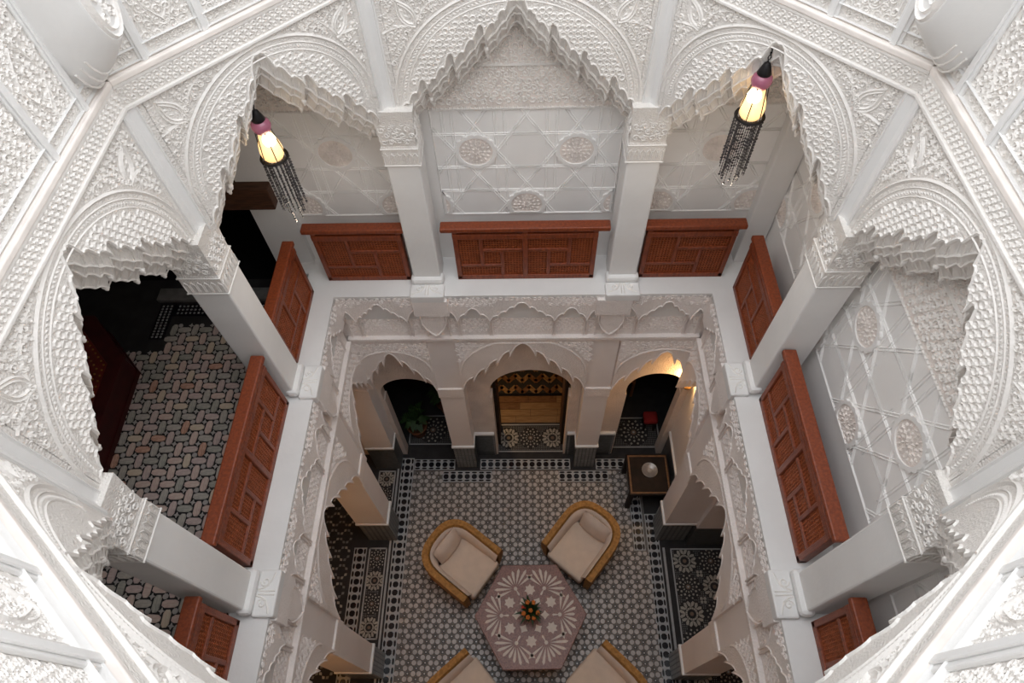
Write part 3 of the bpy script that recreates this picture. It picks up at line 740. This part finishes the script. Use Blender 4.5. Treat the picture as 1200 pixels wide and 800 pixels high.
# ================================================================ RAILINGS
def railing(side, s0, s1, double, label, over=.07, z0=4.10, z1=4.73):
    T = SIDE[side]; A = thing('lattice_railing', label, 'railing', T((s0 + s1) / 2, .215, ZC), 'carved cedar railings of the gallery')
    d0, d1 = .182, .245
    def part(nm, a, c, mt='wood', bev=.006):
        b = MB(T); b.box(a, c); return b.build(nm, M[mt], A, bevel=bev)
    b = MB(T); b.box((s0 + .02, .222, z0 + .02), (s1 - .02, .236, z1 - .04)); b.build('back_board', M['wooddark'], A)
    part('top_rail', (s0 - over, .160, z1 - .020), (s1 + over, .254, z1 + .025), bev=.010)
    part('bottom_rail', (s0, d0, z0 - .008), (s1, d1, z0 + .045)); part('head_rail', (s0, d0 - .006, z1 - .115), (s1, d1, z1 - .06))
    st = .042
    part('stile', (s0, d0, z0), (s0 + st, d1, z1 - .025)); part('stile', (s1 - st, d0, z0), (s1, d1, z1 - .025))
    halves = [(s0 + st, s1 - st, False)]
    if double:
        mc = (s0 + s1) / 2; part('stile', (mc - .022, d0 - .004, z0), (mc + .022, d1, z1 - .025)); halves = [(s0 + st, mc - .022, False), (mc + .022, s1 - st, True)]
    lat = MB(T); za, zb = z0 + .045, z1 - .115; H = zb - za
    for xa, xb, fl in halves:
        Wd = xb - xa
        def X(u): return xb - u * Wd if fl else xa + u * Wd
        def Z(v): return za + v * H
        bw = .016
        def bar(u0, v0, u1, v1):
            x0, x1 = sorted((X(u0), X(u1))); part('bar', (x0 - (bw if u0 == u1 else 0), d0 + .006, Z(v0) - (bw if v0 == v1 else 0)), (x1 + (bw if u0 == u1 else 0), d1 - .01, Z(v1) + (bw if v0 == v1 else 0)))
        bar(.35, .27, .35, 1); bar(.35, .68, 1, .68); bar(.67, 0, .67, .68); bar(0, .27, .67, .27)
        for u0, u1, v0, v1 in ((0, .35, .27, 1), (.35, 1, .68, 1), (.35, .67, .27, .68), (.67, 1, 0, .68), (0, .67, 0, .27)):
            x0, x1 = sorted((X(u0), X(u1))); nx = max(2, round((x1 - x0) / .024)); nz = max(2, round((v1 - v0) * H / .024))
            for k in range(nx):
                x = x0 + (k + .5) * (x1 - x0) / nx; lat.box((x - .004, .200, Z(v0)), (x + .004, .208, Z(v1)))
                for q in range(nz):
                    z = Z(v0) + (q + .5) * (v1 - v0) * H / nz
                    lat.poly([(0, 0)], 0, 0, True) if False else lat.add([(x - .0085, .204, z), (x, .204, z - .0085), (x + .0085, .204, z), (x, .204, z + .0085), (x, .193, z), (x, .214, z)],
                        [(0, 1, 4), (1, 2, 4), (2, 3, 4), (3, 0, 4), (1, 0, 5), (2, 1, 5), (3, 2, 5), (0, 3, 5)])
            for q in range(nz):
                z = Z(v0) + (q + .5) * (v1 - v0) * H / nz; lat.box((x0, .201, z - .0035), (x1, .207, z + .0035))
    lat.build('spindle_lattice', M['lattice'], A, kind='stuff')
railing('back', -1.73, -.985, False, 'cedar lattice railing on back curb, left of the left back column', .06)
railing('back', -.565, .635, True, 'long cedar lattice railing on the middle of the back curb', .09)
railing('back', 1.03, 1.765, False, 'cedar lattice railing on back curb, right of the right back column', .05)
railing('left', .94, 1.725, False, 'cedar lattice railing on left curb, nearest the back wall', .0)
railing('left', -.65, .615, True, 'long cedar lattice railing on left curb between its two columns', .03)
railing('left', -1.72, -.985, False, 'cedar lattice railing at lower left edge, nearest the camera', .02)
railing('right', .94, 1.725, False, 'cedar lattice railing on right curb, nearest the back wall', .0)
railing('right', -.62, .62, True, 'long cedar lattice railing on right curb between its two columns', .04)
railing('right', -1.72, -.985, False, 'cedar lattice railing at lower right edge, nearest the camera', .02)

# ================================================================ STRAPWORK PANELS AND FRIEZES ON THE GALLERY WALLS
def strapwork(T, par, s0, s1, sc, zb=4.645, zt=5.665, zr=5.30, a=.38, bz=.55):
    r, dk = MB(T), []
    r.ribbon([(s0, zb), (s1, zb), (s1, zt), (s0, zt)], .010, .010, 0, True)
    def seg(x0, z0, x1, z1):                                          # clip to the panel
        t0, t1 = 0.0, 1.0; dx, dz = x1 - x0, z1 - z0
        for p_, q_ in ((-dx, x0 - s0), (dx, s1 - x0), (-dz, z0 - zb), (dz, zt - z0)):
            if abs(p_) < 1e-9:
                if q_ < 0: return
            else:
                t = q_ / p_
                if p_ < 0: t0 = max(t0, t)
                else: t1 = min(t1, t)
        if t1 - t0 > 1e-3: 
            for off in (-.009, .009):
                l = math.hypot(dx, dz); ox, oz = -dz / l * off, dx / l * off
                r.ribbon([(x0 + dx * t0 + ox, z0 + dz * t0 + oz), (x0 + dx * t1 + ox, z0 + dz * t1 + oz)], .004, .007)
    cs = [(sc + a * (2 * k + 1), zr) for k in range(-3, 3)] + [(sc + a * 2 * k, zr - bz) for k in range(-3, 4)] + [(sc + a * 2 * k, zr + bz) for k in range(-3, 4)]
    for cx, cz in cs:
        if not (s0 - .4 < cx < s1 + .4): continue
        for q in range(4):                                            # straps run tangent to each rosette
            for sg in (-1, 1):
                if q == 0: seg(cx - .5, cz + sg * .155, cx + .5, cz + sg * .155)
                elif q == 1: seg(cx + sg * .155, cz - .5, cx + sg * .155, cz + .5)
                else:
                    t = (1 if q == 2 else -1) * math.atan2(bz, a); ux, uz = cos(t), sin(t)
                    seg(cx - uz * sg * .13 - ux * .36, cz + ux * sg * .13 - uz * .36, cx - uz * sg * .13 + ux * .36, cz + ux * sg * .13 + uz * .36)
    r.build('strapwork', M['strap'], par)
    for cx, cz in cs:
        if not (s0 - .10 < cx < s1 + .10 and zb - .05 < cz < zt): continue
        def cl(x, z, g=.012): return (min(max(x, s0 + g), s1 - g), min(max(z, zb + g), zt - g))
        b = MB(T); n = 64; P = [cl(cx + (.150 + .012 * abs(sin(8 * 2 * pi * k / n * 1.0))) * cos(2 * pi * k / n), cz + (.150 + .012 * abs(sin(8 * 2 * pi * k / n))) * sin(2 * pi * k / n)) for k in range(n)]
        Q = [cl(cx + .128 * cos(2 * pi * k / n), cz + .128 * sin(2 * pi * k / n), .026) for k in range(n)]
        b.loft([[(x, 0, z) for x, z in P], [(x, -.018, z) for x, z in P], [(x, -.018, z) for x, z in Q], [(x, -.008, z) for x, z in Q]], True)
        b.build('rosette_rim', M['strap'], par)
        b = MB(T); Qd = [q for k, q in enumerate(Q) if math.dist(q, Q[k - 1]) > 1e-4]; b.add([(x, -.008, z) for x, z in Qd], [tuple(range(len(Qd)))])
        for rr, k0 in ((.10, 16), (.066, 12), (.03, 8)):
            for k in range(k0):
                t = 2 * pi * k / k0; x, z = cx + rr * cos(t), cz + rr * sin(t)
                if cl(x, z) == (x, z): b.leaf(x - .02 * cos(t), z - .02 * sin(t), t, .036, .010, .012, -.008)
        b.build('rosette_carving', M['rosy'], par)
TB = lambda s, d, z: (s, 3.82 + d, z)
TR = lambda s, d, z: (2.11 + d, s, z)
strapwork(TB, gw, -.64, .76, .05); strapwork(TB, gw, -1.87, -1.00, -1.40 - .38); strapwork(TB, gw, 1.03, 2.09, 1.50 - .38)
strapwork(TR, gr, .98, 2.60, 1.80); strapwork(TR, gr, 2.72, 3.80, 3.30 - .38); strapwork(TR, gr, -.4, .78, .30)
for T, par, s0, s1 in ((TB, gw, -1.9, 2.11), (TR, gr, -.6, 3.82)):
    b = MB(T); b.box((s0, -.015, 5.69), (s1, 0, 6.88)); b.build('frieze_panel', M['rosy'], par)
    r = MB(T); fill_scrolls(r, s0, s1, 5.72, 6.75, .058, lambda x, z: True, -.015, .010); r.build('frieze_relief', M['relief'], par, kind='stuff')
    r = MB(T); r.ribbon([(s0, 5.685), (s1, 5.685)], .012, .022, 0); r.ribbon([(s0, 6.02), (s1, 6.02)], .008, .022, -.01); k = s0
    while k < s1: r.leaf(k, 5.675, pi / 2, .03, .009, .02, -.012); k += .03
    r.build('frieze_edge', M['relief'], par)
# white corner posts beside the doorway and at the right back corner
for sx, lab in ((1, 'right'),):
    b = MB(); b.box((1.90, 3.72, ZC), (2.10, 3.82, 6.9)); struct(b.build('trim_corner_post', M['paint'], bevel=.01))

# ================================================================ HANGING LANTERNS
def lantern(loc, label, chain):
    A = thing('hanging_lantern', label, 'lantern', loc, 'beaded glass lanterns')
    x, y, z = loc
    b = MB()
    for q in range(int(chain / .03)): b.tube([(x + .008 * cos(t) * (q % 2), y + .008 * cos(t) * ((q + 1) % 2), z + .33 + q * .03 + .014 * sin(t)) for t in [2 * pi * k / 6 for k in range(7)]], .003, 4)
    b.build('chain', M['iron'], A)
    b = MB(); b.lathe([(.004, .335), (.018, .325), (.030, .295), (.040, .27), (.036, .262)], loc, 14); b.build('cap', M['iron'], A, smooth=True)
    b = MB(); b.lathe([(.030, .268), (.052, .25), (.058, .225), (.050, .20), (.034, .18)], loc, 18); b.build('upper_globe', M['pinkglass'], A, smooth=True)
    b = MB(); b.lathe([(.034, .182), (.044, .15), (.062, .10), (.070, .055), (.066, .02), (.055, .0)], loc, 20); b.build('glass_shade', M['glasslit'], A, smooth=True)
    b = MB(); b.lathe([(.001, .17), (.030, .165), (.040, .14), (.034, .115), (.001, .105)], (x - .1 * x * .2, y - .034, z + .015), 12); b.build('bulb', M['bulb'], A, smooth=True)
    b = MB(); P = [(x + .078 * cos(2 * pi * k / 24), y + .078 * sin(2 * pi * k / 24), z) for k in range(25)]; b.tube(P, .010, 6)
    for k in range(6): t = 2 * pi * k / 6; b.tube([(x + .078 * cos(t), y + .078 * sin(t), z), (x + .05 * cos(t), y + .05 * sin(t), z + .2), (x, y, z + .33)], .003, 4)
    b.build('hoop', M['iron'], A)
    for rr, nn, ll in ((.080, 20, .42), (.05, 12, .48)):
        for k in range(nn):
            t = 2 * pi * (k + .5 * (rr < .08)) / nn; L = ll * (R.uniform(.8, 1.05)); b = MB()
            b.tube([(x + rr * cos(t), y + rr * sin(t), z), (x + rr * cos(t), y + rr * sin(t), z - L)], .0022, 4)
            q = .015
            while q < L:
                s_ = .0058 if R.random() > .2 else .010; c3 = (x + rr * cos(t), y + rr * sin(t), z - q)
                b.add([(c3[0] + s_, c3[1], c3[2]), (c3[0], c3[1] + s_, c3[2]), (c3[0] - s_, c3[1], c3[2]), (c3[0], c3[1] - s_, c3[2]), (c3[0], c3[1], c3[2] + s_), (c3[0], c3[1], c3[2] - s_)],
                      [(0, 1, 4), (1, 2, 4), (2, 3, 4), (3, 0, 4), (1, 0, 5), (2, 1, 5), (3, 2, 5), (0, 3, 5)]); q += .022
            b.build('bead_strand', M['bead'], A, kind='stuff')
    ld = bpy.data.lights.new('lantern_light', 'POINT'); ld.energy = 2.6; ld.color = (1, .82, .62); ld.shadow_soft_size = .05
    lo = bpy.data.objects.new('lantern_light', ld); col.objects.link(lo); lo.parent = A; lo.location = (.0, .0, -.56)
lantern((-1.475, 3.02, 5.95), 'lit beaded glass lantern hanging under the back left diagonal arch', .25)
lantern((1.33, 3.07, 6.15), 'lit beaded glass lantern hanging under the back right diagonal arch', .15)

# ================================================================ FURNITURE
def make_chair():
    A = thing('tub_chair', 'x', 'chair', (0, 0, 0), 'wicker tub chairs round the table')
    # local: faces +x; U plan
    def U(wx, wy, rx, n=18):                                          # half width wy, arm end at x=+.36
        P = [(.36, -wy)]
        for k in range(n + 1):
            t = -pi / 2 - pi * k / n; c_, s_ = cos(t), sin(t)
            P.append((-.03 + rx * (abs(c_) ** .75) * (1 if c_ >= 0 else -1), wy * (abs(s_) ** .75) * (1 if s_ >= 0 else -1)))
        P.append((.36, wy)); return P
    def zt(x): return .70 if x < -.15 else .70 - .10 * min(1, (x + .15) / .5)
    outer, inner = U(.36, .385, .42), U(.36, .295, .325)
    b = MB(); b.loft([[(x * .93, y * .93, .08) for x, y in outer], [(x, y, .40) for x, y in outer], [(x, y, zt(x) - .05) for x, y in outer], [(x * .985, y * .985, zt(x)) for x, y in outer],
                      [(lerp(x, X, .8), lerp(y, Y, .8), zt(x) + .008) for (x, y), (X, Y) in zip(outer, inner)], [(X, Y, zt(X) - .03) for X, Y in inner], [(X, Y, .15) for X, Y in inner], ], False)
    for P, Q in ((outer[0], inner[0]), (outer[-1], inner[-1])):
        b.add([(P[0] * .93, P[1] * .93, .08), (P[0], P[1], .40), (P[0], P[1], zt(.36)), (Q[0], Q[1], zt(.36)), (Q[0], Q[1], .15)], [(0, 1, 2, 3, 4)])
    b.build('wicker_shell', M['wicker'], A, smooth=False)
    b = MB(); in2 = U(.36, .235, .255)
    b.loft([[(X * .985, Y * .985, zt(X) - .012) for X, Y in inner], [(lerp(X, a, .5), lerp(Y, c_, .5), zt(X) - .035) for (X, Y), (a, c_) in zip(inner, in2)], [(a, c_, zt(a) - .12) for a, c_ in in2], [(a, c_, .30) for a, c_ in in2]], False)
    b.build('padded_lining', M['cream2'], A, smooth=True)
    b = MB(); b.box((-.19, -.262, .28), (.40, .262, .445)); b.build('seat_cushion', M['cream'], A, bevel=.035, smooth=True)
    b = MB(); n = 9
    g = []
    for f in (1, -1):
        g.append([[(-.21 + f * .06 * (1 - (2 * i / n - 1) ** 4) * (1 - (2 * j / n - 1) ** 4) + .10 * (.5 - j / n), -.20 + .40 * i / n * 1 + .02, .45 + .30 * j / n) for i in range(n + 1)] for j in range(n + 1)])
    for G in g: b.loft(G, False)
    b.build('pillow', M['cream2'], A, smooth=True)
    b = MB(); b.box((-.3, -.28, .10), (.33, .28, .285)); b.build('seat_base', M['legwood'], A)
    for sx in (-.24, .28):
        for sy in (-.26, .26): b = MB(); b.lathe([(.028, 0), (.034, .11)], (sx, sy, 0), 8); b.build('leg', M['legwood'], A)
    return A
ch0 = make_chair()
CH = [((-.80, 2.02), -36, 'wicker tub chair left of the far pair, cream pillow leaning in it'), ((.72, 2.24), -130, 'wicker tub chair right of the far pair, beside the dark side table'),
      ((-.71, .50), 42, 'wicker tub chair at lower left of table, half cut by frame'), ((.90, .59), 135, 'wicker tub chair at lower right of table, half cut by frame')]
for k, ((x, y), a, lab) in enumerate(CH):
    o = ch0 if k == 0 else copy_tree(ch0); o.location = (x, y, 0); o.rotation_euler.z = math.radians(a); o['label'] = lab

tx, ty, tz = .057, 1.345, .72
A = thing('hexagonal_table', 'hexagonal pink terrazzo table with cream inlaid fans between tub chairs', 'table', (tx, ty, 0))
b = MB(); hexp = facet_ring(6, .645, tx, ty, .02); b.poly(hexp, tz - .05, tz); b.build('tabletop', M['granite'], A, bevel=.006)
b = MB(); b.loft([[(x, y, z) for x, y in facet_ring(6, r0, tx, ty, .02)] for r0, z in ((.40, 0), (.40, .05), (.30, .12), (.26, .60), (.50, .67))], True, True, True); b.build('pedestal', M['granite'], A)
for k in range(6):
    a = k * pi / 3 + .02; cx, cy = tx + .335 * cos(a), ty + .335 * sin(a); b = MB()
    for q in range(-4, 5):
        t = a + q * .36; L = .205 - .006 * q * q * (.6 if abs(q) < 4 else .3); r0 = .045
        L = .13 + .085 * abs(sin(q * .36)) + .0
        P = [(r0, 0), (r0 + L * .5, .014), (r0 + L * .85, .017), (r0 + L, .004), (r0 + L * .85, -.014), (r0 + L * .5, -.011)]
        b.poly([(cx + u * cos(t) - v * sin(t), cy + u * sin(t) + v * cos(t)) for u, v in P], tz, tz + .0025)
    b.poly(facet_ring(8, .022, cx, cy), tz, tz + .0025)
    b.poly([(cx + u * cos(a) - v * sin(a), cy + u * sin(a) + v * cos(a)) for u, v in ((-.02, .004), (-.075, .012), (-.09, 0), (-.075, -.012), (-.02, -.004))], tz, tz + .0025)
    b.build('inlay_fan', M['inlay'], A)
    a2 = a + pi / 6; b = MB(); cx, cy = tx + .275 * cos(a2), ty + .275 * sin(a2)
    b.poly([(cx + (.066 if q % 2 == 0 else .044) * cos(pi * q / 7 + a2), cy + (.066 if q % 2 == 0 else .044) * sin(pi * q / 7 + a2)) for q in range(14)], tz, tz + .0025); b.build('inlay_star', M['inlay'], A)
    b = MB(); cx, cy = tx + .165 * cos(a), ty + .165 * sin(a)
    b.poly([(cx + (.05 if q % 2 == 0 else .03) * cos(pi * q / 4 + a), cy + (.05 if q % 2 == 0 else .03) * sin(pi * q / 4 + a)) for q in range(8)], tz, tz + .0025); b.build('inlay_blossom', M['inlay'], A)
A = thing('flower_vase', 'small vase of dark leaves and orange flowers on table centre', 'flowers', (tx, ty + .01, tz))
fx, fy = tx, ty + .01
b = MB(); b.lathe([(.045, .003), (.06, .04), (.05, .10), (.055, .13)], (fx, fy, tz), 14); b.build('vase', M['terra'], A, smooth=True)
for k in range(34):
    a, L, tl = R.uniform(0, 6.28), R.uniform(.12, .25), R.uniform(.1, .9); b = MB(); u = Vector((cos(a), sin(a), 0)); v = Vector((-sin(a), cos(a), 0)); c0 = Vector((fx, fy, tz + .13))
    P = [c0 + u * .01, c0 + u * L * .5 + Vector((0, 0, .05 + .10 * (1 - tl))), c0 + u * L * (.6 + .4 * tl) + Vector((0, 0, .02 + .16 * (1 - tl)))]
    b.add([tuple(P[0] + v * .004), tuple(P[0] - v * .004), tuple(P[1] - v * .014), tuple(P[1] + v * .014), tuple(P[2])], [(0, 1, 2, 3), (3, 2, 4)]); b.build('leaf', M['leaf'], A)
for k in range(8):
    a = k * .79 + .4; rr = .085 if k else 0; b = MB(); c3 = (fx + rr * cos(a), fy + rr * sin(a), tz + .22 + .02 * (k % 3))
    for q in range(5): t = q * 1.257; b.lathe([(.002, -.012), (.015, 0), (.012, .012), (.002, .018)], (c3[0] + .013 * cos(t), c3[1] + .013 * sin(t), c3[2]), 7)
    b.build('blossom', M['redp'] if k == 3 else M['orange'], A, smooth=True)

A = thing('side_table', 'low dark wooden square side table by right corner pier', 'table', (1.64, 3.10, 0))
b = MB(); b.box((1.35, 2.82, .50), (1.90, 3.385, .55)); b.build('tabletop', M['tabwood'], A, bevel=.006)
b = MB(); b.box((1.39, 2.86, .40), (1.86, 3.345, .50)); b.build('apron', M['tabwood'], A)
for sx in (1.385, 1.865):
    for sy in (2.855, 3.35): b = MB(); b.box((sx - .03, sy - .03, 0), (sx + .03, sy + .03, .5)); b.build('leg', M['tabwood'], A)
b = MB()
for P in ((1.37, 2.84, 1.88, 2.86), (1.37, 3.345, 1.88, 3.365), (1.37, 2.86, 1.39, 3.345), (1.86, 2.86, 1.88, 3.345)): b.box((P[0], P[1], .55), (P[2], P[3], .554))
b.build('edge_inlay', M['plankd'], A)
A = thing('pewter_dish', 'round pewter dish on the dark side table', 'dish', (1.64, 3.15, .551))
b = MB(); b.lathe([(.06, 0), (.095, .012), (.105, .03), (.098, .03), (.085, .014), (.0, .012)], (1.64, 3.15, .552), 24); b.build('dish_body', M['dish'], A, smooth=True)
b = MB(); b.lathe([(.0, .012), (.03, .014), (.026, .03), (.01, .034), (.0, .034)], (1.64, 3.15, .552), 14); b.build('dish_boss', M['tw'], A, smooth=True)

# red studded chest in the left gallery
A = thing('lacquered_chest', 'low dark red lacquered chest with gold studs on left gallery floor', 'chest', (-3.8, 2.4, ZG))
cp = [(-3.36, 1.45), (-3.42, 2.83), (-3.82, 3.24), (-4.45, 3.24), (-4.45, 1.45)]
def inset(P, k): cx = sum(p[0] for p in P) / len(P); cy = sum(p[1] for p in P) / len(P); return [(cx + (x - cx) * k, cy + (y - cy) * k) for x, y in P]
b = MB(); b.poly(cp, ZG + .06, ZG + .26); b.build('chest_body', M['maroon'], A)
b = MB(); b.poly(inset(cp, 1.02), ZG, ZG + .06); b.build('plinth', M['maroon'], A)
b = MB(); b.poly(inset(cp, 1.03), ZG + .26, ZG + .30); lid = b.build('lid', M['maroon'], A, bevel=.008)
b = MB(); b.poly(inset(cp, .80), ZG + .30, ZG + .31); b.build('studded_border', M['redl'], lid)
b = MB(); b.poly(inset(cp, .58), ZG + .31, ZG + .325); b.build('lid_inset', M['black'], lid)
b = MB()
for k1 in (.66, .76):
    P = inset(cp, k1)
    for q in range(5):
        (xa, ya), (xb, yb) = P[q], P[(q + 1) % 5]; nn = int(math.hypot(xb - xa, yb - ya) / .05)
        for u in range(nn): b.lathe([(.010, 0), (.007, .007), (.001, .009)], (lerp(xa, xb, u / nn), lerp(ya, yb, u / nn), ZG + .31), 6)
b.build('gold_studs', M['gold'], lid, kind='stuff')

# things glimpsed in the ground floor doorways
def plant(loc, label, n, h, rad):
    A = thing('potted_plant', label, 'plant', loc, 'plants in the left doorway'); x, y, z = loc
    b = MB(); b.lathe([(.10, 0), (.14, .22), (.155, .24), (.13, .24), (.12, .21)], loc, 14); b.build('pot', M['terra'], A, smooth=True)
    b = MB()
    for k in range(n):
        a = R.uniform(0, 6.28); L = R.uniform(.5, 1) * rad; hh = R.uniform(.45, 1) * h; u = Vector((cos(a), sin(a), 0)); v = Vector((-sin(a), cos(a), 0)); c0 = Vector((x, y, z + .22))
        p1, p2 = c0 + u * L * .55 + Vector((0, 0, hh)), c0 + u * L + Vector((0, 0, hh * .85)); b.add([tuple(c0 + v * .006), tuple(c0 - v * .006), tuple(p1 - v * .045), tuple(p1 + v * .045), tuple(p2)], [(0, 1, 2, 3), (3, 2, 4)])
    b.build('leaves', M['leaf2'], A, kind='stuff')
plant((-1.56, 3.98, 0), 'leafy potted plant against the left jamb of left doorway', 40, .40, .26)
plant((-1.16, 4.36, 0), 'leafy potted plant deeper in the left doorway', 46, .55, .30)
A = thing('red_stool', 'small red upholstered stool inside the right doorway', 'stool', (1.80, 4.05, 0))
b = MB(); b.box((1.70, 3.97, .22), (1.90, 4.15, .32)); b.build('seat', mat('red_fabric', (.30, .02, .02), .8), A, bevel=.03, smooth=True)
for sx in (1.73, 1.87):
    for sy in (4.0, 4.12): b = MB(); b.box((sx - .015, sy - .015, 0), (sx + .015, sy + .015, .23)); b.build('leg', M['tabwood'], A)
A = thing('wooden_chair', 'dark wooden chair in shadow inside the right doorway', 'chair', (1.42, 4.75, 0))
b = MB(); b.box((1.20, 4.55, .42), (1.62, 4.95, .47)); b.build('seat', M['plankd'], A, bevel=.01)
b = MB(); b.box((1.20, 4.93, .47), (1.62, 4.97, .95)); b.build('backrest', M['plankd'], A, bevel=.01)
for sx in (1.22, 1.60):
    for sy in (4.57, 4.93): b = MB(); b.box((sx - .02, sy - .02, 0), (sx + .02, sy + .02, .42)); b.build('leg', M['plankd'], A)
# open door leaves of the middle doorway
for sx, lab in ((-1, 'left'), (1, 'right')):
    A = thing('door_leaf', 'black wooden door leaf folded open at %s jamb of middle doorway' % lab, 'door', (.08 + sx * .45, 3.9, 0))
    x0, x1 = sorted((.08 + sx * .43, .08 + sx * .475)); b = MB(); b.box((x0, 3.77, .02), (x1, 4.10, 1.95)); b.build('leaf_board', M['tabwood'], A, bevel=.004)
    b = MB(); xi = .08 + sx * .43
    for z in (.2, 1.05): b.box((xi - .006, 3.81, z), (xi + .006, 4.06, z + .7))
    b.build('leaf_panel', M['lintel'], A)

# warm wall lamps on the ground floor
def sconce(loc, label, energy, rad=.05, dx=0, dy=0):
    A = thing('wall_sconce', label, 'lamp', loc); x, y, z = loc
    b = MB(); b.lathe([(.05, -.10), (.055, -.06), (.02, -.05)], loc, 12); b.build('bracket_plate', M['brass'], A, smooth=True)
    b = MB(); b.lathe([(.015, -.05), (.032, -.02), (.036, .02), (.022, .06), (.002, .075)], loc, 12); b.build('bulb', M['glasslit'], A, smooth=True)
    ld = bpy.data.lights.new('sconce_light', 'POINT'); ld.energy = energy; ld.color = (1, .60, .24); ld.shadow_soft_size = rad
    lo = bpy.data.objects.new('sconce_light', ld); col.objects.link(lo); lo.parent = A; lo.location = (dx, dy, .12)
sconce((1.885, 3.575, 2.16), 'lit wall sconce glowing behind the right end of back arcade', 8, .03, -.03, -.02)
sconce((-3.22, .5, 2.2), 'warm wall sconce in the left aisle', 14, .06, .12, 0)
sconce((-.64, 4.6, 1.2), 'warm lamp on left wall of the middle room', 14, .03, .1, 0)
